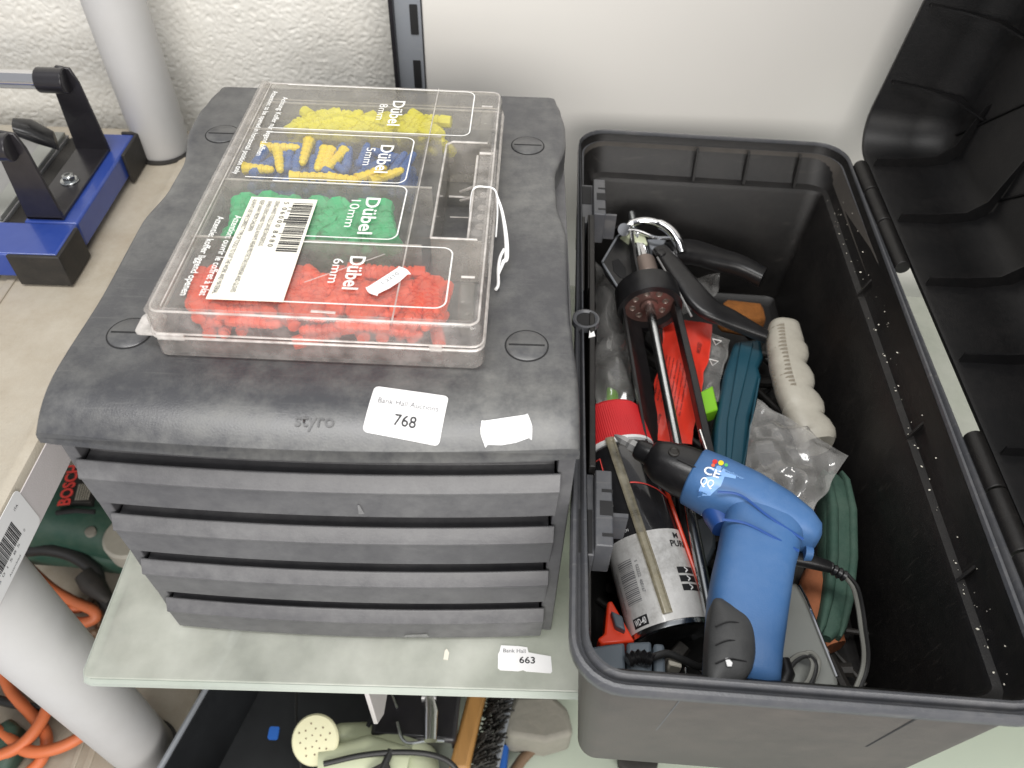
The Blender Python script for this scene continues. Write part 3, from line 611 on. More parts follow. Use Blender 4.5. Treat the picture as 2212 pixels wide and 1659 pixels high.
sb = thing('barcode_sticker', MC @ Vector((0.052, 0.058, 0.033)), 'cream barcode sticker with safety text on the clear plug case', 'sticker')
b = MB(MC); b.prism([(0.0316, 0.0120), (0.0724, 0.0122), (0.0720, 0.1042), (0.0318, 0.1045)], ZT + 0.0002, ZT + 0.0005); b.build('paper', M['cream'], sb)
bars = MB(MC); y = 0.0535; rnd = random.Random(11)
while y < 0.1000:
    w = rnd.choice((0.0004, 0.0005, 0.0009, 0.0013)); bars.box(0.0585 if rnd.random() > 0.12 else 0.0565, 0.0705, y, y + w, ZT + 0.0005, ZT + 0.0007); y += w + rnd.choice((0.0005, 0.0007, 0.0012))
bars.build('barcode', M['ink'], sb)
for s, a, yc, w, h in (('5  0 6 0 0 0  8 4 8 0', 0.0545, 0.0785, 0.043, 0.0030), ('USING HAND TOOLS CAN BE DANGEROUS.', 0.0490, 0.0790, 0.044, 0.0027), ('WHEN USING HAND TOOLS ALWAYS WEAR PROTECTIVE EYEWEAR AND GLOVES', 0.0443, 0.0590, 0.083, 0.0027), ('KEEP AWAY FROM CHILDREN.', 0.0397, 0.0855, 0.031, 0.0027), ('ALWAYS USE THE CORRECT TYPE OF TOOLS TO SUIT THE WORK AND MATERIAL.', 0.0350, 0.0585, 0.086, 0.0027)):
    fr = MC @ Matrix.Translation((a, yc, ZT + 0.0009)) @ Matrix.Rotation(-PI / 2, 4, 'Z'); text(s, fr, M['ink'], sb, w=w, h=h)
sp = thing('price_tag', MC @ Vector((0.1245, 0.032, 0.033)), 'white price tag stuck askew over the red plugs on the case', 'price tag')
fr = MC @ Matrix.Translation((0.1253, 0.0325, 0)) @ Matrix.Rotation(0.885, 4, 'Z')
b = MB(fr); b.prism(price_tag_poly(0.0122, 0.0048), ZT + 0.0004, ZT + 0.0007); b.build('paper', M['white'], sp)
text('1.2210', fr @ Matrix.Translation((0.0020, 0.0008, ZT + 0.0009)), M['inkgrey'], sp, w=0.012, h=0.0026)
# string tied round the handle
sg = thing('string_loop', MC @ Vector((0.178, 0.12, 0.0)), 'white string tied round the handle of the clear case', 'string')
b = MB(MC); b.tube(smooth_path([(0.1640, 0.1080, 0.012), (0.1638, 0.1190, 0.0250), (0.1655, 0.1268, 0.0310), (0.1720, 0.1280, 0.0318), (0.1790, 0.1260, 0.0305), (0.1808, 0.1180, 0.0220), (0.1805, 0.1060, 0.0100)], 5), 0.0006, 8); b.build('loop', M['white'], sg)
b = MB(MC); b.tube(smooth_path([(0.1800, 0.1240, 0.0285), (0.1838, 0.1150, 0.0230), (0.1870, 0.1020, 0.0140), (0.1880, 0.0900, 0.0070), (0.1862, 0.0870, 0.006), (0.1850, 0.0830, 0.0045), (0.1832, 0.0770, 0.0030)], 5), [0.0008 + 0.0007 * math.sin(i * 0.11) ** 2 for i in range(31)], 8); b.tube(smooth_path([(0.1862, 0.0955, 0.009), (0.1840, 0.0900, 0.007), (0.1832, 0.0820, 0.004), (0.1838, 0.0700, 0.0022), (0.1826, 0.0655, 0.0018)], 5), 0.0010, 8); b.build('loose_end', M['white'], sg)

# ---- wall plugs
def plug_mesh(name, d, l, mat, ribs=6, collar=False):
    mb = MB(); r = d / 2; prof = [(r * 0.62, 0), (r * 0.95, 0.0004)]
    if collar: prof = [(r * 0.7, 0), (r * 1.25, 0.0002), (r * 1.22, l * 0.05), (r * 1.0, l * 0.12)]
    z0 = l * 0.16
    for i in range(ribs):
        z = z0 + (l * 0.92 - z0) * i / ribs; s = 1 - 0.18 * i / ribs
        dz = (l * 0.92 - z0) / ribs
        prof += [(r * s, z), (r * s * (0.98 if i % 2 else 1.04), z + dz * 0.55), (r * s * 0.80, z + dz * 0.6), (r * s * 0.80, z + dz * 0.9)]
    prof += [(r * 0.72, l * 0.94), (r * 0.35, l)]
    mb.M = Matrix.Rotation(PI / 2, 4, 'Y') @ Matrix.Translation((0, 0, -l / 2)); mb.lathe(prof, 9)
    return mb.mesh(name, mat, angle=35)
KIND = {'yellow': (plug_mesh('yellow_plug', 0.0090, 0.036, M['p_yellow'], 7), 0.0090, 0.036, 62, 'yellow_wall_plug', 'ribbed yellow wall plug in the rearmost compartment of the clear case', 'yellow plugs in the rear compartment'),
        'blue': (plug_mesh('blue_plug', 0.0062, 0.026, M['p_blue'], 6), 0.0062, 0.026, 112, 'blue_wall_plug', 'small blue wall plug in the 5mm compartment of the clear case', 'blue plugs in the second compartment'),
        'green': (plug_mesh('green_plug', 0.0120, 0.042, M['p_green'], 5, True), 0.0112, 0.036, 42, 'green_wall_plug', 'fat green wall plug in the 10mm compartment of the clear case', 'green plugs in the third compartment'),
        'red': (plug_mesh('red_plug', 0.0080, 0.030, M['p_red'], 7), 0.0080, 0.030, 105, 'red_wall_plug', 'ribbed red wall plug in the front compartment of the clear case', 'red plugs in the front compartment')}
PILE = {'yellow': (0.024, 0.150, 0.1905, 0.2300), 'blue': (0.012, 0.1260, 0.1300, 0.1860), 'green': (0.012, 0.1270, 0.0710, 0.1180), 'red': (0.014, 0.1600, 0.0060, 0.0560)}
def lay(key, seed):
    me, d, l, n, nm, lab, grp = KIND[key]; x0, x1, y0, y1 = PILE[key]; r = random.Random(seed)
    layers = {}; cnt = 0; lv = 0; tries = 0; per = 0
    zmax = 0.0290 - d * 0.5
    while cnt < n and tries < 9000:
        tries += 1; z = 0.0016 + d * 0.5 + lv * d * 0.80
        if z > zmax: z = zmax - r.random() * 0.002
        a = r.choice((r.uniform(0, PI), r.gauss(PI / 2, 0.35), r.gauss(PI / 2, 0.3) if key != 'red' else r.uniform(0, PI)))
        ex = abs(math.cos(a)) * l / 2 + d / 2; ey = abs(math.sin(a)) * l / 2 + d / 2
        if x1 - x0 < 2 * ex or y1 - y0 < 2 * ey: continue
        x = r.uniform(x0 + ex, x1 - ex); y = r.uniform(y0 + ey, y1 - ey); c, s = math.cos(a), math.sin(a); ok = True
        if lv >= 2 and key == 'yellow' and x > 0.128: ok = False
        for (qx, qy, qc, qs) in layers.get(lv, []):
            if not ok: break
            for k1 in (-0.42, 0, 0.42):
                for k2 in (-0.42, 0, 0.42):
                    if (x + c * l * k1 - qx - qc * l * k2) ** 2 + (y + s * l * k1 - qy - qs * l * k2) ** 2 < (d * 0.80) ** 2: ok = False
        per += 1
        if per > 420: lv += 1; per = 0
        if not ok: continue
        layers.setdefault(lv, []).append((x, y, c, s)); cnt += 1
        o = bpy.data.objects.new(nm, me); COL.objects.link(o)
        fl = PI if r.random() < 0.5 else 0
        o.matrix_world = MC @ Matrix.Translation((x, y, z + r.uniform(-0.0005, 0.0005))) @ Matrix.Rotation(a + fl, 4, 'Z') @ Matrix.Rotation(r.gauss(0, 0.07), 4, 'Y') @ Matrix.Rotation(r.uniform(0, 6), 4, 'X')
        tag(o, lab, 'wall plug', grp)
for i, k in enumerate(KIND): lay(k, 20 + i)
# the loose golden plugs that lie on the blue ones
gm = plug_mesh('gold_plug', 0.0068, 0.027, M['p_gold'], 4, True)
GL = [((565, 318), (648, 320), 'lying crosswise at the rear left'), ((600, 325), (606, 372), 'standing below the crosswise one'), ((668, 305), (652, 355), 'upright in the middle of the blue plugs'),
      ((702, 322), (685, 370), 'leftmost of a bundle of three'), ((715, 325), (700, 368), 'in the middle of a bundle of three'), ((745, 325), (700, 372), 'rightmost of a bundle of three'),
      ((530, 362), (588, 368), 'at the left end of the blue plugs'), ((626, 382), (712, 382), 'long one along the front divider'), ((720, 384), (765, 390), 'short one along the front divider'),
      ((770, 388), (835, 362), 'slanting at right, the rear one of two'), ((800, 392), (872, 368), 'slanting at right, the front one of two')]
for (p, q, w) in GL:
    zz = 0.2478 + 0.0262; a = at(p[0], p[1], zz); c = at(q[0], q[1], zz); d = c - a; o = bpy.data.objects.new('golden_wall_plug', gm); COL.objects.link(o)
    o.matrix_world = Matrix.Translation((a + c) / 2) @ Matrix.Rotation(math.atan2(d.y, d.x), 4, 'Z') @ Matrix.Rotation(random.uniform(-0.05, 0.05), 4, 'Y') @ Matrix.Diagonal((min(1.05, max(0.75, d.length / 0.027)), 1, 1, 1))
    tag(o, 'golden yellow plug on the blue plugs, ' + w, 'wall plug', 'golden plugs lying on the blue ones')

# ------------------------------------------------------------------ black toolbox
tb = thing('toolbox', B(0.128, 0.256, 0), 'open black plastic toolbox full of tools with its lid tipped back', 'toolbox')
def br(ins, z, r=0.028, back=1.0, lf=1.0, rf=1.0):
    """outline of the box inset by ins; the inset is scaled towards the back, and on the left and right sides"""
    P = rr(0, -0.009, 0.2505, 0.522, r, 7); Q = rr(ins, -0.009 + ins, 0.2505 - ins, 0.522 - ins, max(0.006, r - ins * 0.8), 7); out = []
    for (a, c), (d, e) in zip(P, Q):
        k = 1 + (back - 1) * min(1, max(0, (c - 0.03) / 0.12)) if (a > 0.10 or c > 0.40) else 1
        out.append((a + (d - a) * k * (rf if a > 0.125 else lf), c + (e - c) * k, z))
    return out
RB = 0.20
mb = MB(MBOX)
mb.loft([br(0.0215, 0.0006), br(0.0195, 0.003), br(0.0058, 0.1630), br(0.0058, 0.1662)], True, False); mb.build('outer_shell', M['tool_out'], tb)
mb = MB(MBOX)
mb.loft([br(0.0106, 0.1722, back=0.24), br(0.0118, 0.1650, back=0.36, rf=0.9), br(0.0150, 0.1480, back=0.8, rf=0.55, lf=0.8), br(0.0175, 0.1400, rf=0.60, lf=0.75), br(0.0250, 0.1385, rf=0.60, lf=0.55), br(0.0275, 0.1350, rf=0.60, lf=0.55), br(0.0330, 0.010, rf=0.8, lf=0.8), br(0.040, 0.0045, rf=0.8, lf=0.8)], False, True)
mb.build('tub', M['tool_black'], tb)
mb = MB(MBOX)
mb.loft([br(0.0059, 0.1655), br(0.0010, 0.1655), br(0.0, 0.1668), br(0.0, 0.1722), br(0.0010, 0.1746, back=RB), br(0.0028, 0.1750, back=RB), br(0.0040, 0.1738, back=RB), br(0.0046, 0.1705, back=RB), br(0.0062, 0.1700, back=RB), br(0.0069, 0.1740, back=RB), br(0.0082, 0.1756, back=RB), br(0.0098, 0.1750, back=RB), br(0.0104, 0.1720, back=RB)], False, False)
mb.build('rim', M['tool_rim'], tb)
fl = MB(MBOX); rnd = random.Random(4)
for i in range(90):
    u, v = (rnd.uniform(0.2365, 0.2400), rnd.uniform(0.01, 0.48)) if i % 3 == 1 else (rnd.uniform(0.236, 0.244), rnd.uniform(0.02, 0.47)); z = 0.1396 if i % 3 == 1 else 0.142 + (u - 0.236) * 2.0; r_ = 0.0002 + 0.0006 * rnd.random() ** 3; a = rnd.uniform(0, 3)
    fl.add([(u + r_ * math.cos(a + k * PI / 2) * (1.6 if k % 2 else 0.7), v + r_ * math.sin(a + k * PI / 2), z + 0.0004) for k in range(4)] + [(u, v, z - 0.0003)], [(0, 1, 2, 3), (0, 4, 1), (1, 4, 2), (2, 4, 3), (3, 4, 0)])
tag(fl.build('dust_flecks', M['chip'], tb), kind='stuff')
for u in (0.112, 0.160, 0.208):
    q = MB(MBOX); q.loft([[(u, 0.4975, 0.1395), (u + 0.0022, 0.4975, 0.1395), (u + 0.0022, 0.509, 0.1395), (u, 0.509, 0.1395)], [(u, 0.505, 0.166), (u + 0.0022, 0.505, 0.166), (u + 0.0022, 0.510, 0.168), (u, 0.510, 0.168)]]); q.build('wall_rib', M['tool_black'], tb)
for v in (0.085, 0.195, 0.345):
    q = MB(MBOX); q.loft([[(0.2345, v, 0.1385), (0.2425, v + 0.004, 0.1385), (0.2425, v + 0.006, 0.1385), (0.2345, v + 0.002, 0.1385)], [(0.2420, v + 0.004, 0.152), (0.2440, v + 0.004, 0.154), (0.2440, v + 0.006, 0.154), (0.2420, v + 0.006, 0.152)]]); q.build('wall_rib', M['tool_black'], tb)
# moulded creases on the front wall
for u, w, mt in ((0.178, 0.0016, 'black_hole'), (0.056, 0.0008, 'tool_rim')):
    q = MB(MBOX); q.loft([[(u, 0.0107, 0.004), (u + w, 0.0107, 0.004), (u + w, 0.013, 0.004), (u, 0.013, 0.004)], [(u + 0.004, -0.0032, 0.160), (u + 0.004 + w, -0.0032, 0.160), (u + 0.004 + w, -0.001, 0.155), (u + 0.004, -0.001, 0.155)]]); q.build('wall_crease', M[mt], tb)
# latch rail and latch blocks on the left side
q = MB(MBOX)
q.box(0.0100, 0.0140, 0.125, 0.382, 0.150, 0.1768); q.box(0.0040, 0.0065, 0.290, 0.382, 0.156, 0.1745); q.box(0.0088, 0.0100, 0.290, 0.382, 0.156, 0.1768)
q.build('latch_rail', M['tool_black'], tb, bevel=0.0008)
def latch(v0, v1, flip):
    p = MB(MBOX); p.box(0.0015, 0.0135, v0, v1, 0.140, 0.1700); p.box(0.0135, 0.0235, v0 + 0.002, v1 - 0.002, 0.148, 0.1778); o = p.build('latch_block', M['tool_rim'], tb, bevel=0.0008)
    q = MB(MBOX); q.box(0.0020, 0.0125, v0 + (0.001 if flip else 0.026), v0 + (0.030 if flip else 0.052), 0.168, 0.1704); q.build('latch_recess', M['black_hole'], o)
    for k in (0.008, 0.022, 0.038):
        q = MB(MBOX); q.box(0.0172 if k != 0.022 else 0.0160, 0.0237, v0 + k, v0 + k + (0.0022 if k != 0.022 else 0.010), 0.176, 0.17795); q.build('latch_slot', M['black_hole'], o)
latch(0.380, 0.435, False); latch(0.068, 0.124, True)
q = MB(MBOX); q.box(0.0235, 0.0330, 0.386, 0.3885, 0.150, 0.1740); q.build('latch_tooth', M['tool_rim'], tb)
q = MB(MBOX); q.box(0.0235, 0.0330, 0.092, 0.0945, 0.150, 0.1740); q.build('latch_tooth', M['tool_rim'], tb)
q = MB(MBOX @ Matrix.Translation((0.0075, 0.2560, 0.1758))); q.lathe([(0.0098, -0.004), (0.0098, 0.001), (0.0085, 0.0014), (0.0068, 0.0004), (0.0064, -0.004)], 28, False); q.build('padlock_eye', M['tool_rim'], tb)
q = MB(MBOX @ Matrix.Translation((0.0075, 0.2560, 0.1758))); q.lathe([(0.0064, -0.0008), (0.0064, 0.0002)], 24); q.build('eye_hole', M['black_hole'], tb)
q = MB(MBOX); q.prism([(0.0095, 0.236), (0.0140, 0.2380), (0.0130, 0.2425), (0.0108, 0.2400), (0.0100, 0.2430)], 0.1768, 0.1778); q.build('paint_chip', M['white'], tb)
# hinge
for v0, v1 in ((0.440, 0.482), (0.395, 0.4385), (0.338, 0.3935), (0.128, 0.170), (0.085, 0.1265), (0.040, 0.0835), (0.004, 0.0385)):
    q = MB(MBOX); q.cyl((0.2552, v0, 0.1765), (0.2552, v1, 0.1765), 0.0060, 20); q.build('hinge_knuckle', M['tool_black'], tb, bevel=0.0006)
# lid
lt = math.radians(4.7)
LE = Vector((0, 0, 1)) * math.cos(lt) + BU * math.sin(lt)
LM = frame(B(0.2605, 0, 0.1765), BV, y=LE)
def lr(ins, d, r=0.034):
    return [(x, y, d) for x, y in rr(-0.008 + ins, ins, 0.526 - ins, 0.262 - ins, max(0.010, r - ins * 0.5), 7)]
mb = MB(LM); mb.loft([lr(0.018, 0.0780), lr(0.013, 0.0740), lr(0.003, 0.012), lr(0.0, 0.009), lr(0.0, 0.0006), lr(0.0008, 0.0), lr(0.0035, 0.0), lr(0.0048, 0.0022), lr(0.0085, 0.040), lr(0.0160, 0.0640), lr(0.0260, 0.0718)])
lid = mb.build('lid', M['tool_lid'], tb)
for s in (0.475, 0.392, 0.312, 0.232, 0.152, 0.072):
    q = MB(LM @ Matrix.Translation((s, 0, 0)) @ Matrix(((0, 0, 1, 0), (0, 1, 0, 0), (1, 0, 0, 0), (0, 0, 0, 1))))
    q.prism([(0.003, 0.004), (0.062, 0.010), (0.070, 0.026), (0.0715, 0.075), (0.0685, 0.072), (0.063, 0.034), (0.052, 0.0215), (0.030, 0.0165), (0.003, 0.0125)], 0, 0.0016); q.build('lid_gusset', M['tool_lid'], lid)
for tt in (0.062, 0.128, 0.194):
    q = MB(LM @ Matrix.Translation((0, tt, 0)) @ Matrix(((1, 0, 0, 0), (0, 0, 1, 0), (0, 1, 0, 0), (0, 0, 0, 1))))
    q.prism([(0.520, 0.004), (0.505, 0.062), (0.470, 0.0715), (0.470, 0.069), (0.498, 0.054), (0.511, 0.030), (0.515, 0.004)], 0, 0.0016); q.build('lid_gusset', M['tool_lid'], lid)
for (a, c) in (((0.500, 0.030), (0.300, 0.235)), ((0.400, 0.030), (0.180, 0.235)), ((0.300, 0.030), (0.500, 0.235)), ((0.200, 0.030), (0.400, 0.235)), ((0.100, 0.03), (0.300, 0.235)), ((0.16, 0.03), (0.03, 0.16))):
    q = MB(LM); q.tube([(a[0], a[1], 0.0712), (c[0], c[1], 0.0712)], 0.0012, 6); q.build('lid_rib', M['tool_lid'], lid)

# ------------------------------------------------------------------ contents of the toolbox
def up_frame(p, x, z=(0, 0, 1)):
    return frame(p, x, z=z)
def poly_at(pts, z):
    return [at(x, y, z) for x, y in pts]
def plan(pts, z0, z1, name, mat, parent, bevel=0.002, seg=2):
    b = MB(); bot = poly_at(pts, z1); b.loft([[(p.x, p.y, z0) for p in bot], [(p.x, p.y, z1) for p in bot]]); return b.build(name, mat, parent, bevel=bevel, seg=seg)
def pillow(name, quad, z, h, mat, parent=None, seed=0, amp=0.006, n=26, sag=None):
    """closed crumpled bag over a quad given as photo positions (or points)"""
    Q = [at(p[0], p[1], p[2] if len(p) > 2 else z) for p in quad]; off = Vector((seed * 3.7, seed * 1.3, seed * 7.1))
    def f(top):
        def g_(s, t_):
            p = Q[0] * (1 - s) * (1 - t_) + Q[1] * s * (1 - t_) + Q[2] * s * t_ + Q[3] * (1 - s) * t_
            e = (1 - abs(2 * s - 1) ** 2.2) * (1 - abs(2 * t_ - 1) ** 2.2)
            w = noise.fractal(p * 26 + off, 1.0, 2.1, 3); w2 = abs(noise.noise(p * 48 + off)) * 1.3
            k = (h * e + amp * (w - w2 * 0.8) * min(1, e * 3 + 0.25)) if top else -h * 0.35 * e
            d = Vector((noise.noise(p * 60 + off), noise.noise(p * 60 - off), 0)) * 0.003
            return p + d + Vector((0, 0, k))
        return g_
    b = MB(); b.grid(f(True), n, n); b.grid(f(False), n, n)
    return b.build(name, mat, parent, angle=60)

from mathutils.bvhtree import BVHTree
def dropper(o, eps):
    me = o.data; T = BVHTree.FromPolygons([v.co.copy() for v in me.vertices], [tuple(p.vertices) for p in me.polygons])
    def f(p):
        h = T.ray_cast(Vector((p.x, p.y, 0.5)), Vector((0, 0, -1)))
        return Vector((p.x, p.y, h[0].z + eps)) if h[0] else Vector(p)
    return f

# --- caulking gun
gp = B(0.0688, 0.362, 0.104); gd = (B(0.0850, 0.214, 0.094) - gp).normalized()
GM = frame(gp, gd, z=(0, 0, 1))            # x forward along the rod, y to the right-rear side, z up
GI = GM
def G(x, y, z): return GM @ Vector((x, y, z))
gun = thing('caulking_gun', B(0.08, 0.36, 0.07), 'black skeleton caulking gun with zinc rod lying on top in the toolbox', 'caulking gun')
XM = GM @ Matrix.Rotation(PI / 2, 4, 'Y')   # z axis along the rod
b = MB(XM); b.lathe([(0.0245, -0.0130), (0.0280, -0.0115), (0.0288, 0.0080), (0.0280, 0.0110), (0.0228, 0.0113), (0.0220, 0.0040)], 40, False); b.build('rear_ring', M['blk'], gun, angle=50)
b = MB(XM); b.lathe([(0.0221, 0.0030), (0.0221, 0.0045), (0.0080, 0.0048), (0.0075, 0.0070), (0.0045, 0.0075)], 40); b.build('push_plate', M['rust'], gun)
for k in range(8):
    a = k * PI / 4 + 0.3; b = MB(XM @ Matrix.Translation((0.0145 * math.cos(a), 0.0145 * math.sin(a), 0.0046))); b.lathe([(0.0031, 0), (0.0026, 0.0007), (0.0018, 0.0001)], 14); b.build('plate_hole', M['bronze'], gun)
b = MB(); b.tube([G(-0.112, 0, 0.004), G(0.006, 0, 0.0005), G(0.30, 0, -0.0045)], 0.0042, 16); b.build('rod', M['zinc'], gun)
def bar(path, w, t_, name, mat, n=6):
    P = [Vector(p) for p in path]; rings = []
    for i in range(len(P)):
        tg = (P[min(i + 1, len(P) - 1)] - P[max(i - 1, 0)]).normalized(); sd = tg.cross(Vector((0, 0, 1))).normalized(); upv = sd.cross(tg)
        rings.append([P[i] + sd * (sx * t_ / 2) + upv * (sz * w / 2) for sx, sz in ((-1, -1), (1, -1), (1, 1), (-1, 1))])
    b = MB(); b.loft(rings); return b.build(name, mat, gun, bevel=0.0007)
yp = plan([(1301, 566), (1330, 515), (1352, 498), (1364, 520), (1384, 648), (1352, 648), (1306, 588)], 0.104, 0.1075, 'side_plate', M['blk'], gun, 0.0012)
plan([(1322, 563), (1336, 558), (1352, 578), (1354, 602), (1340, 600), (1325, 585)], 0.1072, 0.1080, 'plate_cutout', M['black_hole'], yp, 0.0004)
for q0, q1 in (((1301, 566), (1332, 513)), ((1303, 570), (1352, 648)), ((1368, 530), (1388, 646))):
    b = MB(); b.tube([at(q0[0], q0[1], 0.1085), at(q1[0], q1[1], 0.1085)], 0.0011, 6); b.build('plate_edge', M['steel_grey'], yp)
bar([at(1362, 518, 0.112), at(1370, 580, 0.112), at(1384, 645, 0.108)], 0.020, 0.0028, 'yoke_bar', M['blk'])
bar([at(1428, 560, 0.106), at(1440, 600, 0.106), at(1452, 640, 0.102)], 0.018, 0.0030, 'yoke_bar', M['blk'])
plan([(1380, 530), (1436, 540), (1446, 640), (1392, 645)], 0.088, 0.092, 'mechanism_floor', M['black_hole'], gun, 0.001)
plan([(1340, 498), (1352, 490), (1392, 502), (1400, 526), (1372, 522)], 0.106, 0.116, 'release_plate', M['pale'], gun, 0.0015)
gax = (at(1412, 600, 0.110) - at(1392, 530, 0.110)).normalized()
def gcyl(px, py, z, l, r, name, mat, n=28):
    c = at(px, py, z); b = MB(); b.cyl(c - gax * l / 2, c + gax * l / 2, r, n); return b.build(name, mat, gun, bevel=0.0006)
gcyl(1388, 545, 0.110, 0.030, 0.0055, 'rod_end', M['chrome']); gcyl(1396, 582, 0.111, 0.021, 0.0100, 'grip_block', M['bronze'])
for k in range(4): gcyl(1402 + 1.6 * k, 606 + 6 * k, 0.110, 0.0016, 0.0068, 'spring_coil', M['zinc'])
gcyl(1408, 632, 0.109, 0.012, 0.0075, 'thread_boss', M['steel_grey'])
# bent pull hook at the rear end of the rod
b = MB(); b.tube(smooth_path([at(1352, 498, 0.117), at(1362, 484, 0.120), at(1392, 477, 0.122), at(1425, 484, 0.122), at(1450, 500, 0.120), at(1464, 522, 0.116), at(1472, 545, 0.110)], 6), [0.0032] * 6 + [0.0040] * 12 + [0.0050] * 19, 14); b.build('pull_hook', M['chrome'], gun)
b = MB(); b.tube(smooth_path([at(1352, 497, 0.119), at(1380, 500, 0.120), at(1415, 513, 0.120), at(1448, 514, 0.120)], 5), 0.0017, 8); b.cyl(at(1338, 500, 0.112), at(1348, 496, 0.121), 0.0060, 18); b.build('release_wire', M['chrome'], gun)
plan([(1398, 516), (1440, 516), (1425, 545), (1405, 536)], 0.100, 0.108, 'hook_web', M['steel_grey'], gun, 0.001)
# fixed handle and trigger
def ribbon(pts, hw, hd, name, mat, ex=3.0):
    b = MB(); P = smooth_path([at(x, y, z) for x, y, z in pts], 5); n = len(P); L_ = len(hw) - 1
    secs = []
    for i, p in enumerate(P):
        k = i / (n - 1) * L_; j = min(int(k), L_ - 1); w = hw[j] + (hw[j + 1] - hw[j]) * (k - j); secs.append((p, w, hd))
    b.super(secs, 20, ex); return b.build(name, mat, gun)
ribbon([(1445, 548, 0.104), (1495, 545, 0.100), (1550, 560, 0.094), (1600, 575, 0.090), (1648, 600, 0.086)], [0.011, 0.0145, 0.0125, 0.0105, 0.009], 0.0085, 'fixed_handle', M['blk'])
ribbon([(1424, 540, 0.114), (1448, 568, 0.114), (1484, 615, 0.113), (1526, 662, 0.108), (1584, 692, 0.100), (1656, 728, 0.092)], [0.0075, 0.0090, 0.0105, 0.0125, 0.010, 0.005], 0.0055, 'trigger', M['blk'])
b = MB(); P = smooth_path([at(1420, 556, 0.1190), at(1440, 590, 0.1190), at(1468, 634, 0.1180), at(1494, 684, 0.1130)], 5); b.tube(P, 0.0009, 6); b.build('trigger_edge', M['satin'], gun)
b = MB(Matrix.Translation(at(1428, 546, 0.1192))); b.lathe([(0.0046, 0), (0.0040, 0.0015), (0.002, 0.0022)], 20); b.build('rivet', M['blk'], gun)
# frame rails towards the front
bar([G(0.004, 0.0235, -0.002), G(0.08, 0.0245, -0.004), G(0.20, 0.0245, -0.008)], 0.012, 0.0058, 'frame_rail', M['blk'])
b = MB(); rings = []
for x in (0.004, 0.10, 0.20):
    rings.append([G(x, -0.0245 * math.cos(a), -0.004 * x / 0.2 + 0.0245 * math.sin(a)) for a in [math.radians(d_) for d_ in (-80, -60, -40, -20, 0, 8)]] + [G(x, -0.0225 * math.cos(a), -0.004 * x / 0.2 + 0.0225 * math.sin(a)) for a in [math.radians(d_) for d_ in (8, 0, -20, -40, -60, -80)]])
b.loft(rings); b.build('cradle', M['blk'], gun)

# --- spray can
c0 = at(1452, 1378, 0.052); c1 = at(1324, 940, 0.076)
ca_ = (c1 - c0).normalized(); tocam = (CAM - (c0 + c1) / 2); cx_ = (tocam - ca_ * tocam.dot(ca_)).normalized()
CM = Matrix((cx_, ca_.cross(cx_), ca_ * ((c1 - c0).length / 0.171))).transposed().to_4x4(); CM.translation = c0
R_ = 0.0288
can = thing('spray_can', c0, 'black and white oil spray can with red cap lying in the toolbox', 'spray can')
b = MB(CM); b.lathe([(0.024, 0.0035), (0.0272, 0.0000), (0.0290, 0.0012), (0.0288, 0.0040), (R_ - 0.0003, 0.0050)], 48, True); b.build('base_rim', M['zinc'], can)
b = MB(CM); b.lathe([(R_, 0.0050), (R_, 0.0720)], 48, False); b.build('white_band', M['can_white'], can)
b = MB(CM); b.lathe([(R_, 0.0720), (R_, 0.1440), (R_ - 0.0012, 0.1490), (R_ - 0.005, 0.1530)], 48, False); b.build('black_band', M['can_black'], can)
b = MB(CM); b.lathe([(R_ - 0.0035, 0.1500), (R_ - 0.0005, 0.1515), (R_ - 0.0005, 0.1540), (R_ - 0.003, 0.1545)], 48, False); b.build('cap_ring', M['white'], can)
b = MB(CM); n = 200
prof = [(0.0283, 0.1540), (0.0272, 0.1740), (0.0262, 0.1880), (0.0250, 0.1900), (0.0225, 0.1908)]
b.loft([[((r * (1 + (0.005 if k % 2 else -0.004) * (i < 3))) * math.cos(2 * PI * k / n), (r * (1 + (0.005 if k % 2 else -0.004) * (i < 3))) * math.sin(2 * PI * k / n), z) for k in range(n)] for i, (r, z) in enumerate(prof)]); b.build('cap', M['cap_red'], can, angle=25)
def wrap(phi, z, e=0.0003, rot=0.0):
    c_, s_ = math.cos(rot), math.sin(rot)
    return lambda p: CM @ Vector(((R_ + e) * math.cos(phi + (p.x * c_ - p.y * s_) / R_), (R_ + e) * math.sin(phi + (p.x * c_ - p.y * s_) / R_), z + p.x * s_ + p.y * c_))
def patch(name, phi, z, w, h, mat, e=0.0002):
    f = wrap(phi, z, e); b = MB(); b.grid(lambda s, t_: f(Vector(((s - 0.5) * w, (t_ - 0.5) * h, 0))), 10, 1); return b.build(name, mat, can)
I4 = Matrix.Identity(4)
for s, ph, z, w, h, mt, bo in (('M', 0.86, 0.0665, 0.0045, 0.0042, 'ink', 0.02), ('PURP', 0.90, 0.0600, 0.0155, 0.0050, 'ink', 0.02), ('WD-40', -0.64, 0.0105, 0.0100, 0.0048, 'white', 0.02), ('5  022222  400167', -0.62, 0.0270, 0.024, 0.0022, 'inkgrey', 0)):
    rot = PI / 2 if s.startswith('5') else 0
    if s == 'WD-40': patch('logo_patch', ph, z, 0.0128, 0.0072, M['ink'])
    text(s, I4, M[mt], can, w=w, h=h, conform=wrap(ph + (0.30 if rot else 0), z + (0.014 if rot else 0), 0.0005, -rot), bold=bo)
rnd = random.Random(3); zz = 0.0240
while zz < 0.0560:
    w = rnd.choice((0.0003, 0.0005, 0.0008)); patch('barcode_bar', -0.66, zz, 0.0130, w, M['inkgrey']); zz += w + rnd.choice((0.0005, 0.0008, 0.001))
for k in range(3):
    patch('black_block', 0.86, 0.0395 - k * 0.0065, 0.0150, 0.0048, M['ink'])
    text('>', I4, M['white'], can, w=0.0030, h=0.0050, conform=wrap(0.86, 0.0395 - k * 0.0065, 0.0006), bold=0.03)
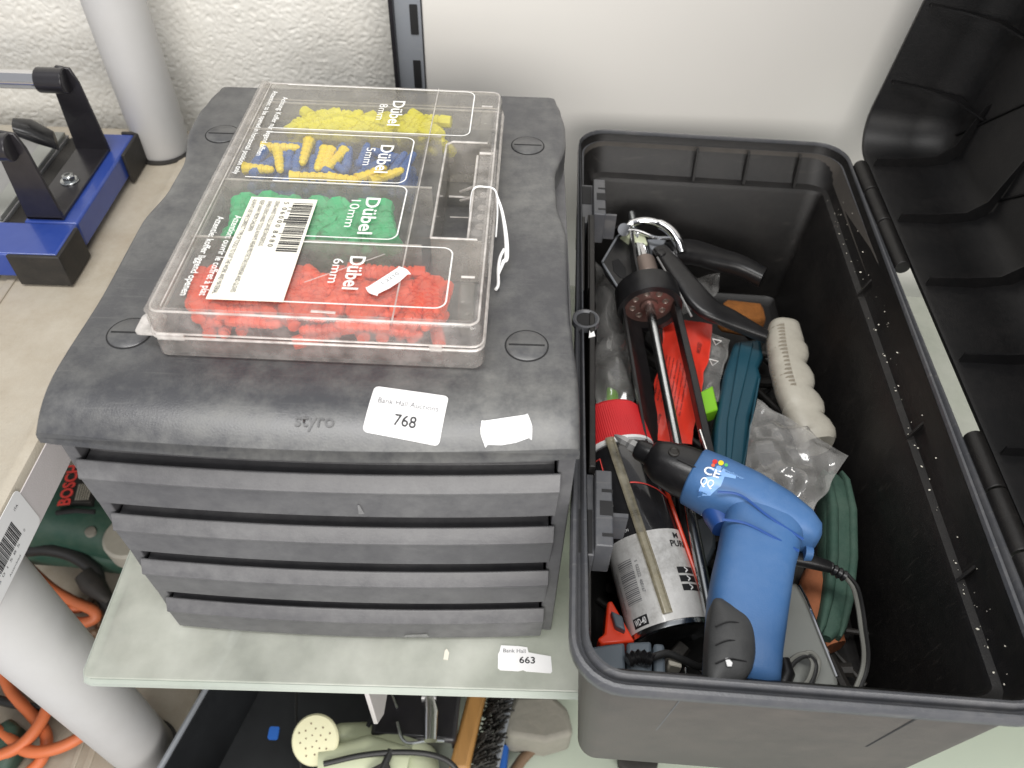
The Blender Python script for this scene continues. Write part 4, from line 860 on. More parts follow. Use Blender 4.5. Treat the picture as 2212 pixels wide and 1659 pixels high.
text('DANGER  EXTREMELY FLAMMABLE', I4, M['inkgrey'], can, w=0.030, h=0.0016, conform=wrap(-1.02, 0.035, 0.0005, -PI / 2))
for s, ph, z, w in (('DO NOT SPRAY ON', -0.60, 0.0765, 0.018), ('IS 1415 RA', -0.66, 0.0810, 0.010), ('coloured\nunits', -0.72, 0.0980, 0.012), ('great for\na squeaky', -0.84, 0.1100, 0.013), ('SERVICE', -0.78, 0.1215, 0.009)):
    text(s, I4, M['white'], can, w=w, h=0.0022 if '\n' not in s else 0.0055, conform=wrap(ph, z, 0.0004))
f = wrap(-0.72, 0.128, 0.0006); b = MB(); b.tube([f(Vector(p)) for p in ((-0.010, -0.010, 0), (-0.003, -0.010, 0), (0.006, -0.010, 0), (0.006, 0, 0), (0.006, 0.012, 0), (-0.004, 0.0125, 0), (-0.012, 0.0125, 0))], 0.0005, 6); b.build('red_frame', M['inkred'], can)
text('X', I4, M['white'], can, w=0.0055, h=0.0065, conform=wrap(-0.74, 0.1285, 0.0005), bold=0.02)
f = wrap(0.5, 0.110, 0.0003); b = MB(); b.tube([f(Vector((-0.012 + 0.0026 * i, 0.0025 - 0.00004 * (i * 1.4) ** 2 - 0.0005 * i, 0))) for i in range(12)], 0.0006, 6, flat=0.4); b.build('red_arc', M['inkred'], can)
# tan straw holder down the front and the red edge strip
b = MB(); b.tube([CM @ Vector(((R_ + 0.0012) * math.cos(ph), (R_ + 0.0012) * math.sin(ph), z)) for ph, z in ((-0.10, 0.1535), (-0.03, 0.10), (0.03, 0.05), (0.06, 0.010))], 0.0036, 10, flat=0.45); b.build('straw_strip', M['tan'], can)
for dphi in (-0.075, 0.075):
    b = MB(); b.tube([CM @ Vector(((R_ + 0.0022) * math.cos(ph + dphi), (R_ + 0.0022) * math.sin(ph + dphi), z)) for ph, z in ((-0.10, 0.1530), (-0.03, 0.10), (0.03, 0.05), (0.06, 0.012))], 0.0005, 6); b.build('strip_edge', M['tan'], can)
b = MB(); b.tube([CM @ Vector(((R_ + 0.0016) * math.cos(ph), (R_ + 0.0016) * math.sin(ph), z)) for ph, z in ((1.00, 0.122), (1.13, 0.06), (1.26, 0.004))], 0.0015, 8); b.build('red_straw', M['red_gloss'], can)

# --- cordless screwdriver
DZ = 0.128
drl = thing('cordless_screwdriver', B(0.115, 0.10, 0.09), 'blue pistol-grip cordless screwdriver with black nose lying across the can', 'cordless screwdriver')
def D(u, v, z=0.0): return B(u, v, DZ + z)
def dsec(px, py, hw, hd, z=0.0):
    return (at(px, py, DZ + z), hw * 0.86, hd)
b = MB(); b.super([dsec(1494, 1027, 0.0195, 0.0175), dsec(1498, 1029, 0.0212, 0.0192), dsec(1545, 1052, 0.0222, 0.0205), dsec(1610, 1085, 0.0222, 0.0212), dsec(1680, 1122, 0.0190, 0.0205), dsec(1730, 1148, 0.0140, 0.0180), dsec(1758, 1163, 0.0090, 0.0130), dsec(1768, 1168, 0.0040, 0.0060)], 40, 2.8)
b.super([dsec(1640, 1110, 0.0263, 0.0190), dsec(1645, 1150, 0.0286, 0.0200), dsec(1630, 1215, 0.0269, 0.0200), dsec(1622, 1255, 0.0269, 0.0200), dsec(1613, 1310, 0.0267, 0.0200, -0.001), dsec(1604, 1400, 0.0249, 0.0195, -0.003), dsec(1600, 1462, 0.0241, 0.0190, -0.005), dsec(1599, 1482, 0.0207, 0.0150, -0.006)], 40, 3.2)
b.build('housing', M['drill_blue'], drl, angle=60)
b = MB(); b.super([dsec(1497, 1028, 0.0196, 0.0180), dsec(1470, 1016, 0.0192, 0.0176), dsec(1430, 998, 0.0165, 0.0152), dsec(1408, 985, 0.0125, 0.0120), dsec(1404, 983, 0.0098, 0.0098)], 36, 2.4); nose = b.build('nose_cone', M['blk'], drl, angle=50)
b = MB(); b.super([dsec(1406, 984, 0.0088, 0.0088), dsec(1380, 971, 0.0080, 0.0080), dsec(1374, 968, 0.0066, 0.0066)], 24, 2.0); b.build('collar', M['blk'], drl)
bitd = [at(1378, 970, DZ), at(1362, 961, DZ), at(1356, 957, DZ), at(1345, 951, DZ), at(1332, 943, DZ), at(1327, 940, DZ)]
b = MB(); b.tube(bitd, [0.0046, 0.0046, 0.0034, 0.0036, 0.0018, 0.0006], 6); b.build('screw_bit', M['satin'], drl, angle=20)
b = MB(Matrix.Translation(at(1456, 976, DZ + 0.0168))); b.lathe([(0.0038, -0.002), (0.0038, 0.0006), (0.0030, 0.0010), (0.0026, 0.0002)], 20); b.build('housing_screw', M['rubber'], nose)
b = MB(); b.tube([at(1462, 990, DZ + 0.0176), at(1503, 1010, DZ + 0.0184)], 0.0006, 6); b.build('nose_seam', M['black_hole'], nose)
b = MB(); b.tube(smooth_path([at(1550, 1062, DZ + 0.0208), at(1600, 1070, DZ + 0.0215), at(1660, 1115, DZ + 0.0210), at(1735, 1165, DZ + 0.0165)], 5), 0.0009, 6); b.tube(smooth_path([at(1560, 1122, DZ + 0.0182), at(1610, 1130, DZ + 0.0205), at(1670, 1160, DZ + 0.0200), at(1725, 1190, DZ + 0.0150)], 5), 0.0009, 6); b.build('housing_seam', M['drill_dark'], drl)
b = MB(); b.super([dsec(1552, 1095, 0.0140, 0.0110, -0.006), dsec(1556, 1118, 0.0120, 0.0105, -0.006), dsec(1562, 1142, 0.0080, 0.0090, -0.006)], 24, 2.4); b.build('trigger', M['drill_dark'], drl)
b = MB(); pts = [(1546, 1292), (1592, 1310), (1620, 1334), (1632, 1375), (1630, 1428), (1614, 1462), (1582, 1476), (1532, 1480), (1528, 1400), (1534, 1326)]
def dome(pts, z, h, n=6):
    P = smooth_path([at(x, y, z) for x, y in pts], 5, True); c = sum(P, Vector()) / len(P)
    return [[c + (p - c) * math.cos(k / n * PI / 2 * 0.999) + Vector((0, 0, h * math.sin(k / n * PI / 2))) for p in P] for k in range(n + 1)]
b.loft([[p - Vector((0, 0, 0.012)) for p in dome(pts, DZ + 0.0130, 0.0075)[0]]] + dome(pts, DZ + 0.0130, 0.0075)); gr = b.build('rubber_grip', M['grip'], drl, angle=60)
for yy in (1345, 1385, 1425):
    b = MB(); b.tube(smooth_path([at(1545, yy + 8, DZ + 0.0188), at(1575, yy - 2, DZ + 0.0206), at(1612, yy + 4, DZ + 0.0180)], 4), 0.0005, 6); b.build('grip_groove', M['black_hole'], gr)
b = MB(); pts2 = [(1706, 1262), (1698, 1300), (1680, 1400), (1672, 1478), (1662, 1480), (1668, 1400), (1684, 1300)]; P = [at(x, y, DZ - 0.002) for x, y in pts2]; b.loft([[p + Vector((0, 0, -0.014)) for p in P], [p + Vector((0, 0, 0.010)) for p in P]]); b.build('rear_grip', M['grip'], drl, bevel=0.002)
# rating patch, CE mark and coloured dots on the housing
house = [o for o in drl.children if o.name.startswith('housing') and 'seam' not in o.name and 'screw' not in o.name][0]
hd_ = (at(1680, 1122, DZ) - at(1545, 1052, DZ)).normalized()
def decal(name, pts, mat, eps):
    f = dropper(house, eps); c = sum((Vector(at(x, y, DZ + 0.02)) for x, y in pts), Vector()) / len(pts)
    bm = bmesh.new(); bm.faces.new([bm.verts.new(at(x, y, DZ + 0.02)) for x, y in pts]); bmesh.ops.triangulate(bm, faces=bm.faces[:]); bmesh.ops.subdivide_edges(bm, edges=bm.edges[:], cuts=5, use_grid_fill=True)
    for v in bm.verts: v.co = f(v.co)
    me = bpy.data.meshes.new(name); bm.to_mesh(me); bm.free(); me.materials.append(mat); return place(name, me, drl)
decal('rating_patch', [(1512, 1046), (1526, 1028), (1565, 1030), (1558, 1048), (1540, 1056)], M['sticker_blue'], 0.0003)
decal('rating_patch', [(1527, 1010), (1533, 1008), (1590, 1030), (1588, 1036), (1560, 1030)], M['sticker_blue'], 0.0003)
f3 = dropper(house, 0.0006)
text('CE', frame(at(1538, 1020, DZ + 0.02), hd_, z=(0, 0, 1)) @ Matrix.Rotation(0.12, 4, 'Z'), M['white'], drl, w=0.0105, h=0.0062, bold=0.02, conform=f3)
text('QQ', frame(at(1529, 1038, DZ + 0.02), hd_, z=(0, 0, 1)) @ Matrix.Rotation(0.10, 4, 'Z'), M['white'], drl, w=0.0085, h=0.0050, bold=0.01, conform=f3)
text('Screwdriver', frame(at(1578, 1023, DZ + 0.02), hd_, z=(0, 0, 1)), M['sticker_blue'], drl, w=0.018, h=0.0024, conform=f3)
for x, y, r_, mt in ((1544, 998, 5.5, 'dot_red'), (1557, 1001, 6, 'dot_yellow'), (1568, 1006, 4, 'dot_green'), (1540, 1006, 4, 'dot_orange'), (1552, 1013, 6, 'dot_blue'), (1562, 1019, 4, 'sticker_blue')):
    decal('colour_dot', [(x + r_ * math.cos(k * PI / 7), y + r_ * math.sin(k * PI / 7)) for k in range(14)], M[mt], 0.0006)
b = MB(Matrix.Translation(at(1573, 1431, DZ + 0.0202)) @ Matrix.Rotation(0.3, 4, 'Z')); b.prism([(-0.0016, -0.0020), (0.0006, -0.0026), (0.0020, -0.0010), (0.0010, 0.0022), (-0.0008, 0.0024)], 0, 0.0005); b.build('paint_fleck', M['white'], drl)
b = MB(); b.super([dsec(1735, 1195, 0.0060, 0.0070, -0.006), dsec(1752, 1198, 0.0050, 0.0060, -0.006)], 16, 2.4); b.build('direction_switch', M['drill_blue'], drl)

# --- charger lead plugged into the screwdriver
cl_ = thing('charger_lead', at(1760, 1215, 0.11), 'black and white charger lead plugged into the blue screwdriver', 'cable')
b = MB(); b.tube([at(1712, 1206, 0.118), at(1750, 1213, 0.117), at(1790, 1224, 0.114)], [0.0046, 0.0048, 0.0040], 16); b.build('plug', M['blk'], cl_)
b = MB(); b.tube([at(1788 + 5 * i, 1223 + 3 * i, 0.1138 - 0.0006 * i) for i in range(8)], [0.0040 if i % 2 else 0.0028 for i in range(8)], 12); b.build('strain_relief', M['blk'], cl_)
b = MB(); b.tube([at(1706, 1205, 0.118), at(1714, 1206, 0.118)], 0.0030, 12); b.build('plug_tip', M['chrome'], cl_)
path = [(1820, 1240, 0.109), (1842, 1268, 0.104), (1853, 1310, 0.096), (1860, 1360, 0.088), (1866, 1410, 0.08), (1862, 1450, 0.074), (1846, 1492, 0.070)]
b = MB(); b.tube(smooth_path([at(*p) for p in path], 6), 0.0015, 8); b.build('white_core', M['cable_grey'], cl_)
b = MB(); b.tube(smooth_path([at(*p) + BU * 0.0027 + Vector((0, 0, 0.0004)) for p in path], 6), 0.0014, 8); b.build('black_core', M['cable_black'], cl_)

# --- red pouch, teal knife, cream handle and the rest
rp = pillow('red_pouch', [(1402, 952), (1494, 962), (1540, 702), (1434, 684)], 0.072, 0.008, M['red_pouch'], None, 2, 0.0022)
tag(rp, 'glossy red printed pouch under the rod of the caulking gun', 'pouch')
rd = (at(1480, 760, 0.08) - at(1450, 930, 0.08)).normalized(); fp = dropper(rp, 0.0005)
for i in range(8):
    text(('keep away from children and fire', 'do not swallow the contents', 'warning sharp blades in pouch')[i % 3], frame(at(1440 + 7.5 * (i - 2), 800 + 6 * i, 0.080), rd, z=(0, 0, 1)), M['ink'], rp, w=0.052, h=0.0016, conform=fp)
text('WICKED', frame(at(1512, 745, 0.080), rd, z=(0, 0, 1)), M['ink'], rp, w=0.014, h=0.0036, conform=fp)
text('of the Deep', frame(at(1424, 905, 0.080), rd, z=(0, 0, 1)), M['ink'], rp, w=0.022, h=0.0036, conform=fp)
pillow('clear_bag', [(1500, 860), (1552, 868), (1578, 735), (1528, 715)], 0.066, 0.006, M['film'], None, 5, 0.004)
tag(bpy.data.objects['clear_bag'], 'narrow clear bag between the red pouch and teal knife', 'bag')
for px, py in ((1548, 738), (1541, 782)):
    c = at(px, py, 0.083); b = MB(); q = [c + Vector((0.0045 * math.cos(a), 0.0045 * math.sin(a), 0)) for a in (0.2, 2.3, 4.4)]; b.tube(q, 0.0005, 5, True); b.build('printed_triangle', M['print'], bpy.data.objects['clear_bag'])
tag(plan([(1500, 853), (1540, 832), (1552, 884), (1510, 898)], 0.060, 0.074, 'lime_clip', M['lime'], None, 0.0012), 'lime green plastic piece beside the gun rail', 'clip')
kn = thing('utility_knife', at(1595, 880, 0.05), 'teal utility knife handle beside the cream brush handle', 'utility knife')
plan([(1588, 735), (1645, 730), (1651, 770), (1640, 792), (1646, 812), (1622, 900), (1612, 1010), (1540, 1010), (1546, 920), (1566, 800)], 0.052, 0.074, 'handle_shell', M['teal'], kn, 0.004, 3)
plan([(1600, 738), (1628, 740), (1612, 812), (1590, 905), (1580, 1000), (1568, 1000), (1572, 905), (1588, 810)], 0.0735, 0.0768, 'raised_spine', M['teal'], kn, 0.001)
b = MB(); b.tube([at(1640, 818, 0.0752) , at(1606, 1005, 0.0752)], 0.0010, 6); b.build('seam', M['teal'], kn)
# cream ribbed handle
hb = thing('cream_brush_handle', at(1700, 820, 0.06), 'dirty cream ribbed handle with finger scallops at the right of the pile', 'handle')
P = smooth_path([at(1692, 702, 0.090), at(1698, 760, 0.090), at(1712, 830, 0.087), at(1738, 900, 0.082), at(1768, 965, 0.074)], 8); secs = []
for i, p in enumerate(P):
    k = i / (len(P) - 1); secs.append((p + BU * (0.0014 * math.sin(k * 30) * (k > 0.22)), (0.0125 + 0.003 * min(1, k * 6)) * (0.75 if i == 0 else 1) + 0.0013 * math.sin(k * 30) * (k > 0.22), 0.0125 * (0.7 if i == 0 else 1)))
b = MB(); b.super(secs, 28, 2.6); b.build('grip_body', M['bone'], hb, angle=60)
b = MB()
for i in range(17):
    k = 0.10 + i * 0.030; p = P[min(len(P) - 2, int(k * (len(P) - 1)))]; q = P[min(len(P) - 1, int(k * (len(P) - 1)) + 1)]; fr_ = k * (len(P) - 1) - int(k * (len(P) - 1)); c = p + (q - p) * fr_
    b.tube([c - BU * 0.0150 + Vector((0, 0, 0.0010)), c - BU * 0.0115 + Vector((0, 0, 0.0080)), c - BU * 0.0065 + Vector((0, 0, 0.0116)), c - BU * 0.0035 + Vector((0, 0, 0.0127))], 0.0012, 6)
b.build('grip_ribs', pbr('grimy_rib', (0.20, 0.175, 0.135), 0.6, var=0.3, vscale=200), hb)
pillow('clear_bag', [(1592, 1070), (1745, 1130), (1830, 985), (1636, 862)], 0.097, 0.013, M['film'], None, 8, 0.011, 34)
tag(bpy.data.objects['clear_bag.001'], 'crumpled clear plastic bag over the cream handle', 'bag')
pillow('clear_bag', [(1283, 905, 0.075), (1372, 895, 0.075), (1345, 640, 0.07), (1286, 565, 0.07)], 0.07, 0.014, M['film'], None, 12, 0.010, 34)
tag(bpy.data.objects['clear_bag.002'], 'long dusty clear bag along the left wall of the toolbox', 'bag')
tag(plan([(1306, 900), (1340, 888), (1336, 842), (1312, 830)], 0.050, 0.074, 'green_plastic_piece', M['lime'], None, 0.003), 'green plastic piece inside the clear bag above the red cap', 'piece')
pillow('clear_bag', [(1440, 700), (1545, 640), (1560, 590), (1490, 600)], 0.062, 0.008, M['film'], None, 15, 0.006, 20)
tag(bpy.data.objects['clear_bag.003'], 'clear bag showing between the caulking gun handle and trigger', 'bag')
b = MB(); c = at(1612, 690, 0.055); b.super([(c - BU * 0.024 + BV * 0.004, 0.009, 0.010), (c - BU * 0.020 + BV * 0.003, 0.012, 0.013), (c + BU * 0.010 - BV * 0.001, 0.013, 0.014), (c + BU * 0.014 - BV * 0.001, 0.010, 0.011)], 24, 5)
tag(b.build('sanding_sponge', M['sponge']), 'rough orange brown sponge behind the gun trigger', 'sponge')
# green pad with layers and worn foam edge
gpad = thing('sanding_pad', at(1800, 1200, 0.05), 'worn green oval sanding pad at the right behind the screwdriver', 'sanding pad')
for k, (off, hw, hd, mt, nm) in enumerate(((0, 0.0115, 0.014, 'moss', 'pad_body'), (0.0080, 0.0042, 0.0160, 'moss', 'edge_layer'), (-0.006, 0.0045, 0.0165, 'moss', 'inner_layer'))):
    pts = [(1786, 1034, 0.064), (1796, 1055, 0.064), (1806, 1120, 0.064), (1806, 1220, 0.062), (1796, 1310, 0.060), (1784, 1368, 0.058), (1778, 1388, 0.058)]
    P = [at(*p) + BU * off for p in pts]; ws = [0.35, 0.75, 1, 1, 0.95, 0.7, 0.3]
    b = MB(); b.super([(p, hw * w, hd * (0.6 + 0.4 * w)) for p, w in zip(P, ws)], 24, 3); b.build(nm, M[mt], gpad, angle=60)
b = MB(); b.super([(at(1760, 1240, 0.058), 0.008, 0.010), (at(1762, 1270, 0.058), 0.012, 0.012), (at(1768, 1330, 0.056), 0.013, 0.012), (at(1800, 1400, 0.052), 0.008, 0.010)], 20, 3); b.build('foam_layer', M['brick'], gpad)
# silver grey case at the front
sc_ = thing('silver_case', at(1740, 1400, 0.05), 'silver grey metal case beside the screwdriver handle', 'case')
plan([(1680, 1275), (1722, 1252), (1742, 1290), (1812, 1462), (1816, 1486), (1760, 1496), (1680, 1496), (1665, 1420)], 0.046, 0.080, 'shell', M['silver'], sc_, 0.004, 3)
b = MB(); b.tube([at(1726, 1265, 0.0805), at(1742, 1295, 0.0805), at(1808, 1462, 0.0805)], 0.0012, 8); b.build('edge_bead', M['chrome'], sc_)
co = thing('coiled_lead', at(1730, 1450, 0.085), 'small coil of twin lead on the silver case', 'cable')
for k, (ox, oy) in enumerate(((0, 0), (8, 5), (14, -3))):
    b = MB(); b.tube(smooth_path([at(1690 + ox, 1470 + oy, 0.086), at(1705 + ox, 1430 + oy, 0.090), at(1735 + ox, 1412 + oy, 0.093), at(1755 + ox, 1432 + oy, 0.092), at(1745 + ox, 1470 + oy, 0.089), at(1720 + ox, 1492 + oy, 0.086)], 6), 0.0014, 8); b.build('lead_turn', M['cable_grey' if k != 1 else 'cable_black'], co)
b = MB(); b.tube([at(1692, 1425, 0.090), at(1700, 1455, 0.090), at(1685, 1490, 0.088)], [0.004, 0.005, 0.0045], 12); b.build('connector', M['blk'], co)
# adapter and strain relief at the front left
ad = thing('plug_adapter', at(1380, 1430, 0.06), 'slate grey plug-in adapter in the front corner of the toolbox', 'adapter')
plan([(1276, 1396), (1350, 1386), (1352, 1462), (1300, 1448), (1282, 1432)], 0.035, 0.088, 'body_block', M['slate'], ad, 0.002)
plan([(1354, 1386), (1408, 1384), (1410, 1476), (1356, 1464)], 0.035, 0.0855, 'body_block', M['slate'], ad, 0.002)
plan([(1412, 1388), (1436, 1390), (1440, 1482), (1414, 1478)], 0.035, 0.0870, 'body_block', M['slate'], ad, 0.002)
b = MB(); b.tube([at(1355 + 5.0 * i, 1428 - 9 * math.sin(i * 0.28), 0.094) for i in range(12)], [0.0048 if i % 2 else 0.0034 for i in range(12)], 12); b.build('strain_relief', M['blk'], ad)
b = MB(); b.tube(smooth_path([at(1408, 1420, 0.094), at(1440, 1412, 0.092), at(1475, 1425, 0.088), at(1510, 1440, 0.080), at(1540, 1430, 0.07)], 5), 0.0024, 10); b.build('lead', M['cable_black'], ad)
plan([(1442, 1418), (1472, 1424), (1474, 1442), (1446, 1436)], 0.070, 0.086, 'plug_pin', M['bone'], ad, 0.001)
plan([(1478, 1440), (1484, 1440), (1488, 1490), (1482, 1490)], 0.05, 0.078, 'pin_plate', M['zinc'], ad, 0.0006)
rs = thing('red_scraper', at(1325, 1350, 0.05), 'red plastic scraper beneath the spray can at the left', 'scraper')
plan([(1312, 1300), (1322, 1296), (1372, 1385), (1300, 1392), (1290, 1380), (1306, 1368)], 0.038, 0.060, 'red_blade', M['red_gloss'], rs, 0.0015)
plan([(1320, 1318), (1345, 1330), (1352, 1362), (1330, 1352)], 0.058, 0.066, 'grey_clip', M['slate'], rs, 0.0012)
sd = thing('screwdriver', at(1490, 1150, 0.06), 'black and chrome screwdriver between the can and the blue handle', 'screwdriver')
b = MB(); b.tube([at(1476, 1075, 0.078), at(1486, 1130, 0.076), at(1500, 1200, 0.074)], [0.0062, 0.0072, 0.0060], 14); b.build('handle', M['blk'], sd)
b = MB(); b.tube([at(1500, 1198, 0.0745), at(1516, 1262, 0.072)], 0.0030, 12); b.build('shank', M['chrome'], sd)
b = MB(); b.tube([at(1512, 930, 0.098), at(1530, 985, 0.098)], 0.0017, 10); tag(b.build('steel_pin', M['chrome']), 'thin bright steel pin beside the screwdriver nose', 'pin')
tag(plan([(1500, 1120), (1545, 1110), (1548, 1180), (1522, 1235), (1500, 1210)], 0.030, 0.062, 'grey_block', M['slate'], None, 0.003), 'dark grey block glimpsed between screwdriver and blue handle', 'block')
# dark odds and ends that fill the bottom of the box
rnd = random.Random(9)
oc = thing('loose_fittings', B(0.13, 0.25, 0.005), 'heap of dark loose fittings in the bottom of the toolbox', 'fittings'); del oc['category']; del oc['label']
oc['kind'] = 'stuff'
b = MB()
for i in range(150):
    u, v = rnd.uniform(0.045, 0.205), rnd.uniform(0.045, 0.40); a = rnd.uniform(0, PI); l = rnd.uniform(0.008, 0.026)
    p = B(u, v, rnd.uniform(0.012, 0.040)); d = (BU * math.cos(a) + BV * math.sin(a)) * l; b.tube([p - d, p + d + Vector((0, 0, rnd.uniform(-0.01, 0.01)))], rnd.uniform(0.002, 0.006), 8)
b.build('fittings', M['rubber'], oc)

# ------------------------------------------------------------------ goods on the lower plastic shelf
LZ = -0.312
gt = thing('power_tool', at(165, 1130, LZ), 'dark green power tool with red lettering on the lower plastic shelf', 'power tool')
b = MB(); b.super([(at(20, 1150, -0.262), 0.030, 0.030), (at(60, 1120, -0.260), 0.046, 0.040), (at(150, 1100, -0.262), 0.052, 0.044), (at(230, 1125, -0.266), 0.046, 0.040), (at(290, 1160, -0.270), 0.034, 0.034)], 32, 2.6, )
b.super([(at(60, 1185, -0.285), 0.016, 0.018), (at(160, 1185, -0.285), 0.020, 0.020), (at(250, 1205, -0.288), 0.016, 0.018), (at(330, 1215, -0.290), 0.014, 0.016)], 24, 3); b.build('housing', M['bosch'], gt, angle=60)
TZ = -0.2175
td = (at(153, 1035, TZ) - at(140, 1082, TZ)).normalized()
plan([(133, 1085), (196, 1085), (215, 1010), (158, 1005)], TZ - 0.010, TZ + 0.0004, 'name_plate', M['rubber'], gt, 0.0006)
text('BOSCH', frame(at(149, 1047, TZ + 0.0012), td, z=(0, 0, 1)), M['inkred'], gt, w=0.058, h=0.0145, bold=0.03)
for k in range(6):
    b = MB(); b.tube([at(163 + 5.2 * k, 1080 - k * 0.2, TZ + 0.001), at(172 + 5.2 * k, 1046, TZ + 0.001)], 0.0009, 4); b.build('print_line', M['bone'], gt)
b = MB(); b.tube([at(122, 1108, -0.2195), at(165, 1103, -0.2170), at(205, 1106, -0.2195)], 0.0028, 8); b.build('vent_slot', M['black_hole'], gt)
b = MB(Matrix.Translation(at(195, 1148, -0.2330))); b.lathe([(0.006, -0.004), (0.006, 0.001), (0.004, 0.0015)], 16); b.build('case_screw', M['stone'], gt)
b = MB(Matrix.Translation(at(285, 1160, -0.240))); b.lathe([(0.030, -0.02), (0.031, 0.004), (0.028, 0.007)], 28); b.build('dust_disc', M['bone'], gt)
b = MB(); b.tube(smooth_path([at(40, 1190, -0.27), at(100, 1185, -0.265), at(160, 1200, -0.27), at(205, 1235, -0.28), at(215, 1275, -0.29), at(245, 1320, -0.298)], 6), [0.0085] * 31, 12); b.build('mains_lead', M['cable_black'], gt)
b = MB(); b.tube([at(186, 1240, -0.280), at(200, 1262, -0.284), at(238, 1300, -0.292)], [0.013, 0.014, 0.006], 14); b.build('lead_sleeve', M['rubber'], gt)
def cable(name, pts, r, mat, lab, grp=None):
    b = MB(); b.tube(smooth_path([at(*p) for p in pts], 7), r, 10); return tag(b.build(name, mat), lab, 'cable', grp)
cable('orange_cable', [(60, 1225, -0.285), (110, 1270, -0.288), (165, 1302, -0.290), (200, 1318, -0.290), (206, 1335, -0.295), (180, 1345, -0.298), (150, 1340, -0.30), (148, 1318, -0.302), (175, 1312, -0.303)], 0.0062, M['orange'], 'orange cable looped behind the grey front post')
cable('orange_cable', [(-40, 1330, -0.295), (0, 1380, -0.297), (5, 1440, -0.300), (25, 1495, -0.302), (70, 1545, -0.300), (100, 1590, -0.298), (90, 1640, -0.302), (50, 1680, -0.304)], 0.0062, M['orange'], 'orange cable running down the far left in front of the post')
cable('orange_cable', [(118, 1440, -0.285), (112, 1500, -0.284), (88, 1560, -0.285), (45, 1610, -0.287), (-20, 1640, -0.290)], 0.0062, M['orange'], 'orange cable emerging from behind the post and curving left')
cable('orange_cable', [(-30, 1560, -0.292), (10, 1590, -0.291), (60, 1622, -0.290), (110, 1620, -0.289), (160, 1600, -0.288), (215, 1560, -0.290)], 0.0062, M['orange'], 'lowest orange cable sweeping across the lower plastic shelf')
cable('black_cable', [(-30, 1505, -0.304), (30, 1520, -0.304), (80, 1528, -0.303), (140, 1515, -0.304), (200, 1500, -0.305)], 0.0050, M['cable_black'], 'dark cable crossing under the orange cables')
b = MB(); b.super([(at(5, 1575, -0.300), 0.012, 0.010), (at(15, 1590, -0.300), 0.016, 0.014), (at(10, 1640, -0.300), 0.016, 0.014), (at(0, 1665, -0.300), 0.012, 0.010)], 20, 3); tag(b.build('green_plug_top', M['bosch']), 'dark green plug by the orange cables at lower left', 'plug')
b = MB()
for i in range(14):
    r = random.Random(i); p = at(r.uniform(215, 262), r.uniform(1270, 1400), -0.305); b.tube(smooth_path([p, p + Vector((r.uniform(-.02, .02), r.uniform(-.03, .03), 0.006)), p + Vector((r.uniform(-.03, .03), r.uniform(-.05, .05), 0.0))], 4), r.uniform(0.002, 0.005), 8)
tag(b.build('dark_cable_heap', M['brown']), 'heap of dark brown leads behind the glass shelf corner', 'cable')

# ------------------------------------------------------------------ goods on the lower glass shelf
GZ = -0.36
cr = thing('black_crate', (-0.13, 0.05, GZ), 'black plastic crate on the lower shelf below the cabinet', 'crate')
M_ = frame((-0.105, 0.055, GZ), (0.95, -0.28, 0), z=(0, 0, 1))
b = MB(M_)
def crr(ins, z): return [(x, y, z) for x, y in rr(-0.088 + ins, -0.17 + ins, 0.088 - ins, 0.17 - ins, 0.012, 4)]
b.loft([crr(0.012, 0.0005), crr(0.002, 0.095), crr(0.0, 0.095), crr(0.0, 0.102), crr(0.004, 0.102), crr(0.006, 0.09), crr(0.016, 0.006)]); b.build('tub', M['crate'], cr)
b = MB(M_); b.tube([(-0.088, -0.16, 0.1025), (-0.088, 0.16, 0.1025)], 0.003, 8); b.build('rim_bead', M['steel_grey'], cr)
b = MB(Matrix.Translation(at(592, 1585, -0.255))); b.prism(rr(-0.005, -0.006, 0.005, 0.006, 0.002, 3), 0, 0.003); b.build('blue_mark', M['blue_tip'], cr)
# watering can
wc = thing('watering_can', at(800, 1620, GZ), 'pale green watering can with cream rose under the glass shelf', 'watering can')
rc = at(681, 1598, -0.235); tn = (CAM - rc).normalized(); nrm = (tn + Vector((-0.35, -0.15, 0.1))).normalized()
RM = frame(rc, (Vector((0, 0, 1)).cross(nrm)), z=nrm)
b = MB(RM); b.lathe([(0.006, -0.03), (0.020, -0.010), (0.0235, -0.0015), (0.0235, 0.0005), (0.0220, 0.0022), (0.004, 0.0030)], 40); rose = b.build('rose', M['rose'], wc)
for i in range(19):
    a = i * 2.399963; r = 0.0040 * math.sqrt(i + 0.4); b = MB(RM @ Matrix.Translation((r * math.cos(a), r * math.sin(a), 0.0020))); b.lathe([(0.0008, 0), (0.0008, 0.0012)], 8); b.build('rose_hole', M['brown'], rose)
b = MB(); b.tube([rc - nrm * 0.02, at(735, 1590, -0.255), at(800, 1595, -0.275), at(850, 1610, -0.29)], [0.008, 0.012, 0.016, 0.020], 20); b.build('spout', M['pale'], wc)
b = MB(); b.super([(at(835, 1560, -0.30), 0.020, 0.025), (at(842, 1590, -0.30), 0.034, 0.040), (at(845, 1650, -0.30), 0.048, 0.050), (at(850, 1760, -0.30), 0.050, 0.050), (at(850, 1800, -0.30), 0.03, 0.03)], 28, 2.8); b.build('body', M['pale'], wc)
b = MB(); b.super([(at(690, 1668, -0.245), 0.020, 0.012), (at(790, 1655, -0.245), 0.028, 0.016), (at(880, 1672, -0.25), 0.024, 0.012)], 24, 2.6); b.build('top', M['pale'], wc)
